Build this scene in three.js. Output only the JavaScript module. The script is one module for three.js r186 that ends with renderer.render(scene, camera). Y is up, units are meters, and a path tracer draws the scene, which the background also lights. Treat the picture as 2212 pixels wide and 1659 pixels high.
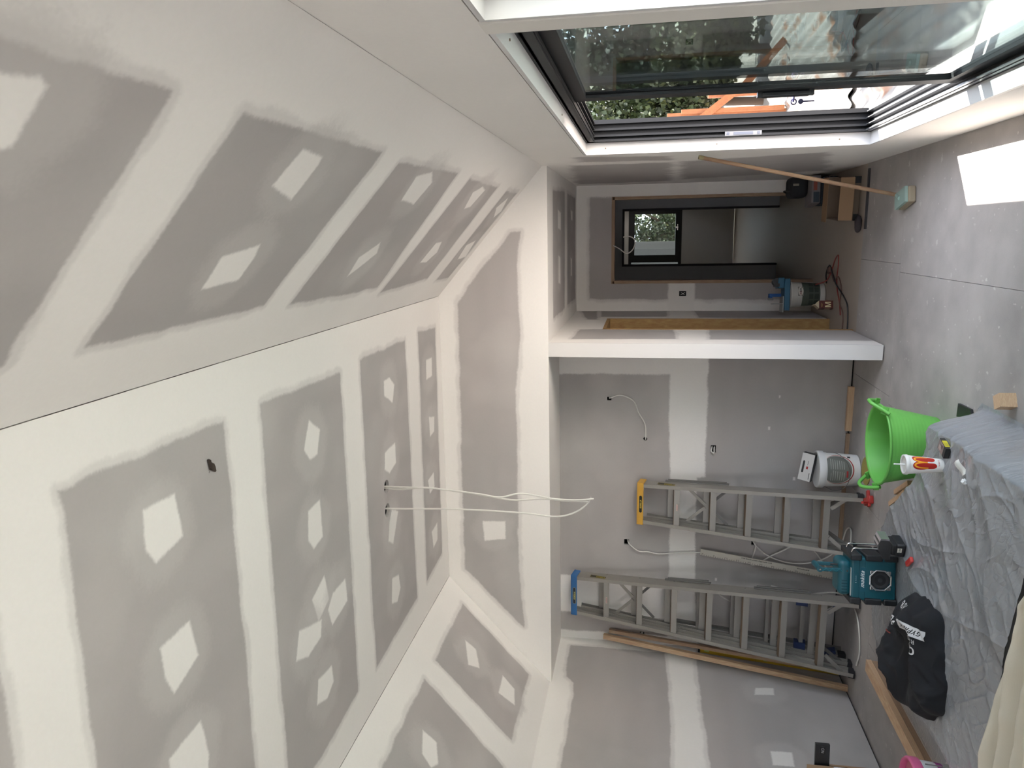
import * as THREE from 'three';
import { mergeGeometries, toCreasedNormals } from 'three/addons/utils/BufferGeometryUtils.js';
import { RoundedBoxGeometry } from 'three/addons/geometries/RoundedBoxGeometry.js';

// ---------------------------------------------------------------- camera, sky, sun, exposure
const scene = new THREE.Scene();
const renderer = new THREE.WebGLRenderer({ antialias: true });
renderer.toneMapping = THREE.LinearToneMapping;
renderer.toneMappingExposure = 5.6;
renderer.shadowMap.enabled = true;
const camera = new THREE.PerspectiveCamera(2 * Math.atan(1659 / 2 / 1586.4) * 180 / Math.PI, 2212 / 1659, 0.05, 200);
{
  // the phone was held upright but the picture is stored lying on its side: the camera is rolled by a quarter turn
  const e = new THREE.Matrix4().makeRotationY(0.2022).multiply(new THREE.Matrix4().makeRotationX(0.1758)).multiply(new THREE.Matrix4().makeRotationZ(0.0167));
  const r = new THREE.Vector3(), u = new THREE.Vector3(), b = new THREE.Vector3();
  e.extractBasis(r, u, b);
  camera.quaternion.setFromRotationMatrix(new THREE.Matrix4().makeBasis(u.clone().negate(), r, b));
  camera.position.set(0, 1.67, 0);
  scene.add(camera);
}
scene.background = new THREE.Color().setRGB(1.12, 1.19, 1.36);
const sun = new THREE.DirectionalLight(new THREE.Color().setRGB(1, 0.92, 0.84), 9);
sun.position.set(0.267 * 20, 0.944 * 20, -0.195 * 20 - 4);
sun.target.position.set(0, 0, -4);
sun.castShadow = true;
Object.assign(sun.shadow.camera, { left: -14, right: 14, top: 14, bottom: -14, near: 1, far: 60 });
sun.shadow.mapSize.set(2048, 2048);
scene.add(sun, sun.target);

// ---------------------------------------------------------------- helpers
const V3 = (x, y, z) => new THREE.Vector3(x, y, z);
let seed = 7;
const rnd = () => { seed = (seed * 1664525 + 1013904223) >>> 0; return seed / 4294967296; };
const rr = (a, b) => a + (b - a) * rnd();
const lerp = (a, b, t) => a + (b - a) * t;
const clamp = (x, a = 0, b = 1) => Math.min(b, Math.max(a, x));
const sstep = (a, b, x) => { const t = clamp((x - a) / (b - a)); return t * t * (3 - 2 * t); };
const hash = (x, y) => { let n = (Math.imul(x, 374761393) + Math.imul(y, 668265263)) | 0; n = Math.imul(n ^ (n >>> 13), 1274126177); return ((n ^ (n >>> 16)) >>> 0) / 4294967296; };
const noise = (x, y) => {
  const i = Math.floor(x), j = Math.floor(y); let f = x - i, g = y - j; f = f * f * (3 - 2 * f); g = g * g * (3 - 2 * g);
  return lerp(lerp(hash(i, j), hash(i + 1, j), f), lerp(hash(i, j + 1), hash(i + 1, j + 1), f), g);
};
const fbm = (x, y, o = 4) => { let s = 0, a = 0.5, t = 0; for (let k = 0; k < o; k++) { s += a * noise(x, y); t += a; x = x * 2.03 + 17.1; y = y * 2.03 + 9.7; a *= 0.5; } return s / t; };
const ridge = (x, y, o = 3) => { let s = 0, a = 0.5, t = 0; for (let k = 0; k < o; k++) { s += a * (1 - Math.abs(2 * noise(x, y) - 1)); t += a; x = x * 2.1 + 5.3; y = y * 2.1 + 3.1; a *= 0.5; } return s / t; };
const curve = (pts) => (x) => { // piecewise linear through [x, y] pairs with falling or rising x
  const p = pts[0][0] > pts[pts.length - 1][0] ? [...pts].reverse() : pts;
  if (x <= p[0][0]) return p[0][1];
  for (let i = 1; i < p.length; i++) if (x <= p[i][0]) return lerp(p[i - 1][1], p[i][1], (x - p[i - 1][0]) / (p[i][0] - p[i - 1][0]));
  return p[p.length - 1][1];
};
const M = (r, g, b, o = {}) => { const m = new THREE.MeshPhysicalMaterial({ roughness: 0.8, ...o }); m.color.setRGB(r, g, b); return m; };
const taken = {};
const numbered = (n) => { taken[n] = (taken[n] ?? -1) + 1; return taken[n] ? n + '_' + String(taken[n]).padStart(3, '0') : n; };
const part = (name, geo, mat, parent) => { const m = new THREE.Mesh(geo, mat); m.name = name; parent.add(m); return m; };
function thing(name, label, category, pos = [0, 0, 0], ry = 0, group) {
  const g = new THREE.Group(); g.name = numbered(name); g.position.set(...pos); g.rotation.y = ry; g.userData = { label, category };
  if (group) g.userData.group = group; scene.add(g); return g;
}
function solo(name, label, category, geo, mat, pos = [0, 0, 0], ry = 0, group) {
  const m = new THREE.Mesh(geo, mat); m.name = numbered(name); m.position.set(...pos); m.rotation.y = ry; m.userData = { label, category };
  if (group) m.userData.group = group; scene.add(m); return m;
}
function struct(name, label, category, geo, mat) {
  const m = geo ? new THREE.Mesh(geo, mat) : new THREE.Group(); m.name = name; m.userData = { label, category, kind: 'structure' }; scene.add(m); return m;
}
const mg = (list) => mergeGeometries(list.map((g) => { const h = g.index ? g.toNonIndexed() : g; for (const k of Object.keys(h.attributes)) if (!['position', 'normal', 'uv'].includes(k)) h.deleteAttribute(k); return h; }), false);
const bx = (w, h, d, x = 0, y = 0, z = 0) => new THREE.BoxGeometry(w, h, d).translate(x, y, z);
const bb = (x0, x1, y0, y1, z0, z1) => new THREE.BoxGeometry(Math.abs(x1 - x0), Math.abs(y1 - y0), Math.abs(z1 - z0)).translate((x0 + x1) / 2, (y0 + y1) / 2, (z0 + z1) / 2);
const rb = (w, h, d, r, x = 0, y = 0, z = 0) => new RoundedBoxGeometry(w, h, d, 3, r).translate(x, y, z);
const cyl = (r0, r1, h, x = 0, y = 0, z = 0, n = 24) => new THREE.CylinderGeometry(r1, r0, h, n).translate(x, y, z); // r0 bottom
function between(geo, a, b) { // geometry along +y of length 1 from the origin, laid from a to b
  const d = b.clone().sub(a), L = d.length(); d.normalize();
  return geo.scale(1, L, 1).applyQuaternion(new THREE.Quaternion().setFromUnitVectors(V3(0, 1, 0), d)).translate(a.x, a.y, a.z);
}
const rod = (a, b, r, n = 10) => between(new THREE.CylinderGeometry(r, r, 1, n).translate(0, 0.5, 0), a, b);
function bar(a, b, w, d, side = V3(1, 0, 0)) { // rectangular bar from a to b; w is measured along side
  const y = b.clone().sub(a), L = y.length(); y.normalize();
  const z = side.clone().cross(y).normalize(), x = y.clone().cross(z);
  return new THREE.BoxGeometry(w, L, d).translate(0, L / 2, 0).applyMatrix4(new THREE.Matrix4().makeBasis(x, y, z).setPosition(a));
}
const tube = (pts, r, seg = 60, closed = false, n = 8) => new THREE.TubeGeometry(new THREE.CatmullRomCurve3(pts.map((p) => V3(...p)), closed), seg, r, n, closed);
const lathe = (pts, n = 40) => new THREE.LatheGeometry(pts.map((p) => new THREE.Vector2(...p)), n);
const poly = (pts) => new THREE.Shape(pts.map((p) => new THREE.Vector2(...p)));
function slab({ O, U, V, pts, holes = [], rounds = [], t = 0.1 }) { // a flat board of thickness t whose face lies in the plane O, U, V
  const s = poly(pts);
  for (const h of holes) s.holes.push(new THREE.Path(h.map((p) => new THREE.Vector2(...p))));
  for (const [x, y, r] of rounds) { const p = new THREE.Path(); p.absarc(x, y, r, 0, Math.PI * 2, true); s.holes.push(p); }
  const u = V3(...U), v = V3(...V).normalize(), n = u.clone().cross(v);
  return new THREE.ExtrudeGeometry(s, { depth: t, bevelEnabled: false, curveSegments: 16 }).translate(0, 0, -t).applyMatrix4(new THREE.Matrix4().makeBasis(u, v, n).setPosition(V3(...O)));
}
const rect = (x0, x1, y0, y1) => [[x0, y0], [x1, y0], [x1, y1], [x0, y1]];
function canvasTex(w, h, draw) {
  const c = document.createElement('canvas'); c.width = w; c.height = h; const g = c.getContext('2d'); draw(g, w, h);
  const t = new THREE.CanvasTexture(c); t.colorSpace = THREE.SRGBColorSpace; t.anisotropy = 8; return t;
}
const toS = (l) => Math.round(255 * (l <= 0.0031308 ? 12.92 * l : 1.055 * Math.pow(l, 1 / 2.4) - 0.055));
// gypsum board with joint compound: board is grey paper, compound is the cream-white plaster spread over joints and screws
const BOARD = [0.435, 0.408, 0.395], COMP = [0.84, 0.812, 0.775];
function plasterTex(u0, u1, v0, v1, ppm, base, layers, sd = 1, board = BOARD) {
  const w = Math.min(2048, Math.round((u1 - u0) * ppm)), h = Math.min(2048, Math.round((v1 - v0) * ppm));
  const cov = new Float32Array(w * h).fill(base);
  for (const { pts, to, f = 0.02, j = 0.012, a = 1, grow = 0 } of layers) {
    const xs = pts.map((p) => p[0]), ys = pts.map((p) => p[1]), m = f + j * 2 + grow;
    const X0 = Math.max(0, Math.floor((Math.min(...xs) - m - u0) / (u1 - u0) * w)), X1 = Math.min(w - 1, Math.ceil((Math.max(...xs) + m - u0) / (u1 - u0) * w));
    const Y0 = Math.max(0, Math.floor((Math.min(...ys) - m - v0) / (v1 - v0) * h)), Y1 = Math.min(h - 1, Math.ceil((Math.max(...ys) + m - v0) / (v1 - v0) * h));
    for (let y = Y0; y <= Y1; y++) for (let x = X0; x <= X1; x++) {
      const px = u0 + (x + 0.5) / w * (u1 - u0), py = v0 + (y + 0.5) / h * (v1 - v0);
      let d = 1e9, inside = false;
      for (let i = 0, k = pts.length - 1; i < pts.length; k = i++) {
        const ax = pts[k][0], ay = pts[k][1], ex = pts[i][0] - ax, ey = pts[i][1] - ay, q = clamp(((px - ax) * ex + (py - ay) * ey) / (ex * ex + ey * ey + 1e-9));
        const dx = px - ax - ex * q, dy = py - ay - ey * q; d = Math.min(d, dx * dx + dy * dy);
        if ((ay > py) !== (pts[i][1] > py) && px < ex * (py - ay) / ey + ax) inside = !inside;
      }
      d = Math.sqrt(d) * (inside ? 1 : -1) + grow + (fbm(px * 9 + sd * 31, py * 9 + sd * 7, 3) - 0.5) * 2 * j + (noise(px * 160, py * 160) - 0.5) * f * 0.5;
      const c = sstep(-f, f * 0.6, d) * a, o = y * w + x; cov[o] = lerp(cov[o], to, c);
    }
  }
  const data = new Uint8Array(w * h * 4);
  for (let y = 0; y < h; y++) for (let x = 0; x < w; x++) {
    const o = y * w + x, c = cov[o], px = u0 + x / w * (u1 - u0), py = v0 + y / h * (v1 - v0);
    const n = fbm(px * 1.7 + sd * 13, py * 1.7 + 3 * sd, 3) - 0.5, n2 = noise(px * 130, py * 130) - 0.5, n3 = fbm(px * 0.9 + sd * 5, py * 6 + sd, 2) - 0.5;
    const k = 1 + n * 0.07 + n2 * 0.02, kb = 1 + n3 * 0.14 * (1 - c);
    const film = clamp((fbm(px * 2.6 + 40 + sd, py * 2.6, 3) - 0.52) * 2.4) * 0.16 * (1 - c); // thin sanded smears of compound on the paper
    for (let i = 0; i < 3; i++) data[o * 4 + i] = toS(clamp(lerp(board[i] * kb * (i === 0 ? 1 + n * 0.05 : 1), COMP[i], clamp(c + film)) * k));
    data[o * 4 + 3] = 255;
  }
  const t = new THREE.DataTexture(data, w, h); t.colorSpace = THREE.SRGBColorSpace; t.magFilter = THREE.LinearFilter; t.minFilter = THREE.LinearMipmapLinearFilter; t.generateMipmaps = true; t.anisotropy = 8;
  t.repeat.set(1 / (u1 - u0), 1 / (v1 - v0)); t.offset.set(-u0 / (u1 - u0), -v0 / (v1 - v0)); t.needsUpdate = true;
  return new THREE.MeshPhysicalMaterial({ map: t, roughness: 0.9, color: 0xffffff });
}
const grey = (list, o = {}) => list.flatMap((pts) => [{ pts, to: 0.62, f: 0.016, j: 0.022, grow: 0.026, a: 0.8, ...o, to: Math.max(o.to ?? 0, 0.62) }, { pts, to: 0, f: 0.012, j: 0.011, ...o }]);
const dab = (list, o = {}) => list.flatMap((pts) => {
  const cx = pts.reduce((s, p) => s + p[0], 0) / pts.length, cy = pts.reduce((s, p) => s + p[1], 0) / pts.length;
  const halo = Array.from({ length: 12 }, (_, i) => [cx + Math.cos(i * Math.PI / 6) * 0.17, cy + Math.sin(i * Math.PI / 6) * 0.17]);
  return [{ pts: halo, to: 0.3, f: 0.05, j: 0.03, a: 0.5 }, { pts, to: 1, f: 0.010, j: 0.006, ...o }];
});

// ---------------------------------------------------------------- plain materials
const white = M(0.80, 0.78, 0.74, { roughness: 0.85 });
const paintWhite = M(0.64, 0.635, 0.63, { roughness: 0.5 });
const dark = M(0.02, 0.02, 0.02, { roughness: 0.9 });
const studs = M(0.10, 0.075, 0.05);
const blackAlu = M(0.016, 0.017, 0.019, { roughness: 0.55, specularIntensity: 0.5 });
const trackAlu = M(0.16, 0.165, 0.175, { roughness: 0.35, metalness: 0.6 });
const alu = M(0.35, 0.335, 0.305, { roughness: 0.42, metalness: 0.5 });
const aluDark = M(0.20, 0.195, 0.185, { roughness: 0.5, metalness: 0.5 });
const chrome = M(0.75, 0.75, 0.76, { roughness: 0.12, metalness: 1 });
const rubber = M(0.02, 0.02, 0.022, { roughness: 0.75 });
const blackPlastic = M(0.016, 0.017, 0.019, { roughness: 0.4 });
const whitePlastic = M(0.72, 0.72, 0.71, { roughness: 0.4 });
const cableWhite = M(0.70, 0.68, 0.63, { roughness: 0.5 });
const redPlastic = M(0.45, 0.03, 0.025, { roughness: 0.4 });
const wear = M(0.22, 0.16, 0.11, { roughness: 0.8 });
const tint = M(0.78, 0.83, 0.83, { roughness: 0.0, transmission: 1, thickness: 0, ior: 1.5 });
function woodTex(r, g, b, s) {
  const w = 512, h = 256, d = new Uint8Array(w * h * 4);
  for (let y = 0; y < h; y++) for (let x = 0; x < w; x++) {
    const u = x / w * 4, v = y / h * 10, k = 0.78 + 0.34 * fbm(u * 1.4 + s, v * 4 + fbm(u, v, 2) * 1.5 + s, 4) + 0.1 * (noise(x * 0.9, y * 0.12 + s) - 0.5);
    const o = (y * w + x) * 4; d[o] = toS(clamp(r * k)); d[o + 1] = toS(clamp(g * k * k)); d[o + 2] = toS(clamp(b * k * k)); d[o + 3] = 255;
  }
  const t = new THREE.DataTexture(d, w, h); t.colorSpace = THREE.SRGBColorSpace; t.magFilter = THREE.LinearFilter; t.wrapS = t.wrapT = THREE.RepeatWrapping; t.needsUpdate = true;
  return new THREE.MeshPhysicalMaterial({ map: t, roughness: 0.72 });
}
const pine = woodTex(0.66, 0.48, 0.30, 3), pineDull = woodTex(0.40, 0.29, 0.19, 9), oak = woodTex(0.42, 0.26, 0.10, 5), orangePine = woodTex(0.22, 0.08, 0.025, 12), poleWood = woodTex(0.30, 0.20, 0.12, 15);
const cardboard = M(0.34, 0.22, 0.13, { roughness: 0.9 });

// ---------------------------------------------------------------- room shell (numbers in metres)
const XR = 0.492, XL = -3.651, XA = -0.442, XB = -2.751, HS = 2.41, HL = 2.388, HC = 3.22, H = 2.376, D = 5.469, DR = 6.187, XP0 = -0.80, XP1 = -0.905, DE = 7.855, ZB = 2.7, ZE = 14.85;
const LR = Math.hypot(XR - XA, HC - HS), LL = Math.hypot(XB - XL, HC - HL);
// the ceiling sheets repeat every 1.1 m; those behind the camera follow the same rhythm
const backs = [-0.55, 0.55, 1.65];
{
  const g = [[[-0.75, 0.27], [-1.38, 0.27], [-1.37, 0.99], [-0.75, 1.0]], [[-1.65, 0.27], [-2.56, 0.26], [-2.49, 0.96], [-1.62, 0.99]], [[-2.78, 0.28], [-3.61, 0.25], [-3.72, 0.99], [-2.72, 0.98]], [[-3.89, 0.26], [-4.63, 0.26], [-4.67, 1], [-3.85, 1.03]], [[-4.97, 0.27], [-5.34, 0.26], [-5.29, 1.04], [-4.96, 1.04]],
    ...backs.map((z) => [[z, 0.27], [z + 0.8, 0.27], [z + 0.8, 1], [z, 1]])];
  const p = [[[-1.01, 0.32], [-1.08, 0.31], [-1.1, 0.32], [-1.1, 0.44], [-1.08, 0.45], [-1.02, 0.44], [-0.98, 0.34]], [[-2.02, 0.32], [-2.16, 0.33], [-2.17, 0.36], [-2.15, 0.49], [-1.99, 0.45]], [[-2.15, 0.67], [-2.17, 0.72], [-2.17, 0.81], [-1.99, 0.83], [-1.98, 0.71]], [[-3.23, 0.28], [-3.33, 0.33], [-3.3, 0.45], [-3.11, 0.44], [-3.08, 0.32]], [[-3.24, 0.68], [-3.3, 0.74], [-3.14, 0.87], [-3.11, 0.76]], [[-4.27, 0.28], [-4.38, 0.3], [-4.34, 0.42], [-4.24, 0.44], [-4.16, 0.33]], [[-4.31, 0.69], [-4.39, 0.77], [-4.32, 0.84], [-4.19, 0.84], [-4.21, 0.7]], [[-5.18, 0.31], [-5.3, 0.42], [-5.22, 0.48], [-5.06, 0.4]], [[-5.22, 0.69], [-5.31, 0.84], [-5.12, 0.86], [-5.05, 0.73]]];
  struct('ceiling_right', 'sloping plasterboard ceiling above the sliding window with cream stopping bands', 'ceiling', slab({ O: [XR, HS, 0], U: [0, 0, 1], V: [XA - XR, HC - HS, 0], pts: rect(-D + 0.003, ZB, 0.002, LR - 0.002) }), plasterTex(-5.47, 2.7, 0, LR, 240, 1, [...grey(g), ...dab(p)], 1));
}
{
  const g = [[[-2.45, 0.22], [-1.64, 0.21], [-1.65, 0.3], [-1.64, 1.06], [-1.63, 2.08], [-2.44, 2.1], [-2.43, 1.69]], [[-0.6, 0.22], [-1.38, 0.22], [-1.39, 2.08], [-0.6, 2.08]], [[-2.72, 0.22], [-3.54, 0.24], [-3.5, 2.06], [-2.98, 2.09], [-2.68, 2.08]], [[-3.82, 0.22], [-4.61, 0.22], [-4.61, 2.06], [-3.79, 2.09]], [[-4.91, 0.21], [-5.33, 0.23], [-5.28, 2.02], [-4.86, 2.05]],
    ...backs.map((z) => [[z + 0.1, 0.22], [z + 0.9, 0.22], [z + 0.9, 2.08], [z + 0.1, 2.08]])];
  const p = [[[-2.12, 0.39], [-2.14, 0.55], [-1.99, 0.58], [-1.95, 0.52], [-1.96, 0.39]], [[-2.12, 0.86], [-2.15, 1.01], [-2, 1.06], [-1.97, 0.98], [-1.96, 0.87]], [[-2.12, 1.25], [-2.14, 1.41], [-2.12, 1.48], [-1.93, 1.35], [-1.94, 1.27], [-2.04, 1.26]], [[-3.15, 0.4], [-3.26, 0.47], [-3.21, 0.58], [-3.13, 0.58], [-3.08, 0.52]], [[-3.2, 0.81], [-3.2, 1], [-3.1, 1.02], [-3.05, 0.96], [-3.07, 0.82]], [[-3.19, 1.2], [-3.22, 1.35], [-3.09, 1.4], [-3.04, 1.26]], [[-3.43, 1.34], [-3.44, 1.47], [-3.24, 1.5], [-3.2, 1.4], [-3.27, 1.34]], [[-3.12, 1.41], [-3.1, 1.49], [-2.96, 1.51], [-2.84, 1.46], [-2.89, 1.34]], [[-3.19, 1.71], [-3.2, 1.8], [-3.12, 1.84], [-3.01, 1.8], [-3.04, 1.69]], [[-4.28, 0.41], [-4.36, 0.47], [-4.31, 0.57], [-4.17, 0.5], [-4.18, 0.41]], [[-4.32, 0.84], [-4.32, 0.97], [-4.19, 1], [-4.11, 0.95], [-4.13, 0.85]], [[-4.2, 1.24], [-4.31, 1.3], [-4.19, 1.47], [-4.11, 1.42], [-4.14, 1.31]], [[-4.26, 1.72], [-4.28, 1.82], [-4.21, 1.88], [-4.11, 1.84], [-4.14, 1.69]], [[-5.21, 0.44], [-5.2, 0.57], [-5.06, 0.57], [-5.07, 0.43]], [[-5.22, 0.89], [-5.2, 1], [-5.09, 1.01], [-5.08, 0.86]], [[-5.14, 1.31], [-5.15, 1.42], [-5.03, 1.43], [-4.99, 1.32]], [[-5.18, 1.73], [-5.17, 1.86], [-5.06, 1.88], [-5.03, 1.74]]];
  struct('ceiling', 'flat plasterboard middle of the vaulted ceiling with stopped screw rows', 'ceiling', slab({ O: [XA, HC, 0], U: [0, 0, 1], V: [-1, 0, 0], pts: rect(-D + 0.003, ZB, 0.002, XA - XB - 0.002), rounds: [[-4.126, 1.065, 0.042], [-4.119, 1.217, 0.042]], t: 0.02 }), plasterTex(-5.47, 2.7, 0, XA - XB, 240, 1, [...grey(g), ...dab(p)], 2));
}
{
  const g = [[[-5.31, 0.22], [-5.3, 1], [-4.5, 1], [-4.5, 0.22]], [[-4.26, 0.21], [-4.22, 0.99], [-3.42, 0.98], [-3.42, 0.22]], ...[-3.15, -2.05, -0.95, 0.15, 1.25].map((z) => [[z, 0.22], [z + 0.82, 0.22], [z + 0.82, 0.98], [z, 0.98]])];
  const p = [[[-4.96, 0.37], [-4.98, 0.48], [-4.84, 0.56], [-4.76, 0.47]], [[-5, 0.78], [-4.99, 0.91], [-4.84, 0.95], [-4.8, 0.79]], [[-3.89, 0.35], [-3.9, 0.47], [-3.78, 0.53], [-3.71, 0.5], [-3.74, 0.41]]];
  struct('ceiling_left', 'sloping plasterboard ceiling above the left wall with cream stopping bands', 'ceiling', slab({ O: [XB, HC, 0], U: [0, 0, 1], V: [XL - XB, HL - HC, 0], pts: rect(-D + 0.003, ZB, 0.002, LL - 0.002) }), plasterTex(-5.47, 2.7, 0, LL, 240, 1, [...grey(g), ...dab(p)], 3));
}
{
  // outer roof boards close the gaps between the lining sheets
  const r = struct('roof', 'outer roof boards over the vaulted ceiling', 'roof');
  part('roof_board', slab({ O: [XR + 0.13, HS + 0.13, 0], U: [0, 0, 1], V: [XA - XR, HC - HS, 0], pts: rect(-D - 0.1, ZB + 0.2, -0.1, LR + 0.2), t: 0.05 }), dark, r);
  part('roof_board', bb(XB - 0.3, XA + 0.3, HC + 0.16, HC + 0.2, -D - 0.2, ZB + 0.2), dark, r);
  part('roof_board', slab({ O: [XB - 0.13, HC + 0.13, 0], U: [0, 0, 1], V: [XL - XB, HL - HC, 0], pts: rect(-D - 0.2, ZB + 0.2, -0.2, LL + 0.4), t: 0.05 }), dark, r);
  part('roof_board', bb(XL - 0.4, XR + 0.25, 2.5, 2.56, -D - 0.1, -ZE - 0.3), dark, r);
}
{
  const g = [[[-0.5, 3.07], [-0.38, 2.99], [-0.17, 2.81], [0.02, 2.65], [0.03, 2.58], [-0.22, 2.61], [-0.75, 2.59], [-1.16, 2.64], [-1.81, 2.63], [-2.52, 2.64], [-3.17, 2.6], [-2.68, 3.08], [-1.83, 3.08], [-0.7, 3.07]]];
  const p = [[[-2.26, 2.92], [-2.25, 2.74], [-2.4, 2.74], [-2.42, 2.91]]];
  struct('wall_back', 'gable wall above the recess and hall openings with one long grey board panel', 'wall', slab({ O: [0, 0, -D], U: [1, 0, 0], V: [0, 1, 0], pts: [[XL - 0.1, H], [XR + 0.1, H], [XR + 0.1, 2.55], [XR, HS], [XA, HC + 0.1], [XB, HC + 0.1], [XL, HL], [XL - 0.1, 2.55]], t: 0.1 }),
    plasterTex(-3.76, 0.6, 2.3, 3.4, 240, 1, [...grey(g), { pts: [[-3.6, 2.44], [0.4, 2.44], [0.4, 2.45], [-3.6, 2.45]], to: 1 }, ...dab(p)], 4));
}
const halls = plasterTex(5.4, 7.9, 0, 2.42, 220, 1, grey([[[6.28, 2.21], [6.31, 2.02], [6.3, 1.42], [5.74, 1.43], [5.7, 2.22]], [[7.83, 2.32], [7.83, 2.16], [7.05, 2.11], [7.05, 2.2]], [[7.83, 2.11], [7.82, 1.44], [7.3, 1.45], [7.29, 2.08]], [[6.37, 1.12], [6.46, -0.04], [5.7, -0.04], [5.72, 1.17]], [[7.83, 1.15], [7.83, -0.1], [7.2, -0.1], [7.2, 1.15]]]), 5);
struct('wall_hall_left', 'narrow partition wall whose white end stands between the recess and the hall', 'wall', mg([
  slab({ O: [XP0, 0, 0], U: [0, 0, -1], V: [0, 1, 0], pts: [[D, 0.012], [6.30, 0.012], [6.30, 2.012], [7.10, 2.012], [7.10, 0.012], [DE, 0.012], [DE, H], [D, H]], t: XP0 - XP1 })]), halls);
part('end_face', bb(XP1 - 0.001, XP0 + 0.001, 0.012, H, -D - 0.02, -D + 0.002), M(0.70, 0.685, 0.665), scene.getObjectByName('wall_hall_left'));
{
  const joint = [[[-0.97, 1.44], [-0.97, 1.14], [-2.05, 1.13], [-2.06, 1.2], [-2.35, 1.2], [-2.99, 1.19], [-3.75, 1.14], [-3.78, 1.41], [-2.36, 1.41], [-1.53, 1.44]], [[-0.88, 2.41], [-0.88, 1.42], [-1.16, 1.42], [-1.17, 2.41]], [[-3.03, 2.41], [-3.06, 1.39], [-3.4, 1.38], [-3.39, 2.41]], [[-3.58, 2.41], [-3.57, 1.3], [-3.82, 1.3], [-3.77, 2.42]]];
  const m = plasterTex(-3.75, -0.85, 0, 2.42, 280, 0, [...joint.map((pts) => ({ pts, to: 0.93, f: 0.014, j: 0.012 })), ...[[-1.35, 0.55], [-1.62, 0.62], [-2.05, 0.4], [-3.0, 1.0]].map(([x, y]) => ({ pts: rect(x, x + 0.025, y, y + 0.015), to: 0.8, f: 0.006, j: 0.006 }))], 6, [0.42, 0.395, 0.38]);
  const w = struct('wall_recess', 'grey plasterboard wall at the back of the recess behind the ladders', 'wall', slab({ O: [0, 0, -DR], U: [1, 0, 0], V: [0, 1, 0], pts: rect(XL - 0.02, XP1 + 0.01, 0.014, H + 0.01), t: 0.02,
    holes: [rect(-1.397, -1.367, 1.93, 1.966), rect(-1.833, -1.768, 1.05, 1.092), rect(-2.705, -2.655, 1.765, 1.807), rect(-2.65, -2.6, 0.69, 0.725)], rounds: [[-1.729, 1.638, 0.017], [-3.557, 1.636, 0.02]] }), m);
  part('blackened_backing', bb(XL - 0.05, XP1 + 0.02, 0, H + 0.05, -DR - 0.1, -DR - 0.14), dark, w);  // near-black colour stands in for the shade inside the cut-outs
  part('bottom_plate', bb(XL - 0.05, XP1 + 0.02, 0, 0.05, -DR - 0.022, -DR - 0.1), dark, w);
}
{
  const g = [[[6.05, 2.27], [6.05, 1.44], [5.26, 1.42], [4.59, 1.44], [2.2, 1.44], [2.2, 2.2], [4.5, 2.19], [4.76, 2.18], [5.1, 2.18], [5.31, 2.18], [5.49, 2.19], [5.57, 2.26], [5.75, 2.28]], [[6.13, 1.16], [5.47, 1.17], [4.89, 1.16], [2.2, 1.16], [-2.7, 1.16], [-2.7, -0.1], [6.13, -0.1]], [[2.0, 1.44], [-2.5, 1.44], [-2.5, 2.2], [2.0, 2.2]]];
  const p = [[[5.63, 0.72], [5.65, 0.58], [5.56, 0.59], [5.54, 0.74]], [[4.87, 0.72], [4.88, 0.58], [4.74, 0.59], [4.73, 0.73]]];
  const w = struct('wall_left', 'long left wall of grey plasterboard with a cream joint band at mid height', 'wall', slab({ O: [XL, 0, 0], U: [0, 0, -1], V: [0, 1, 0], pts: rect(-ZB, DR + 0.02, 0.014, 2.5), t: 0.1 }), plasterTex(-2.7, 6.2, 0, 2.5, 225, 1, [...grey(g), ...dab(p)], 7));
  part('bottom_plate', bb(XL - 0.02, XL - 0.1, 0, 0.05, ZB, -DR), dark, w);
}
struct('wall_outer_left', 'outer wall beyond the recess', 'wall', bb(XL - 0.1, XL - 0.2, 0, 2.55, ZB + 0.1, -ZE - 0.1), studs);
{
  const g = [[[-5.55, 2.2], [-5.6, 1.52], [-7.45, 1.45], [-7.58, 2.33]], [[-4.98, 2.09], [-5.13, 1.54], [-5.35, 1.53], [-5.29, 2.11]], [[-5.54, 1.4], [-5.26, 0.53], [-6.79, 0.19], [-7.32, 1.32]]];
  struct('wall_right', 'plasterboard wall around the sliding window that runs on into the hall', 'wall', slab({ O: [XR, 0, 0], U: [0, 0, 1], V: [0, 1, 0], pts: rect(-ZE, ZB, 0, 2.5), holes: [rect(-4.822, -0.1, 0.358, 2.062), rect(-14.3, -13.5, 1.35, 1.95)], t: 0.2 }),
    plasterTex(-8, 0.1, 0, 2.5, 230, 1, grey(g, { f: 0.06, j: 0.04, to: 0.08 }), 8));
}
struct('wall_front', 'wall with the wide doorway behind the photographer', 'wall', slab({ O: [0, 0, ZB], U: [-1, 0, 0], V: [0, 1, 0], pts: [[-XR - 0.2, 0], [1.8, 0], [1.8, 2.1], [3.4, 2.1], [3.4, 0], [-XL + 0.1, 0], [-XL + 0.1, 3.4], [-XR - 0.2, 3.4]], t: 0.12 }), white);
struct('ground_front', 'sunlit paving outside the doorway behind the photographer', 'ground', bb(-12, 0.7, -0.30, -0.25, ZB + 0.1, 14), M(0.42, 0.39, 0.35, { roughness: 0.95 }));
struct('ground_left', 'ground along the left side of the house', 'ground', bb(-12, XL - 0.2, -0.30, -0.25, ZB + 0.1, -ZE - 0.3), M(0.25, 0.24, 0.2));
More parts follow.
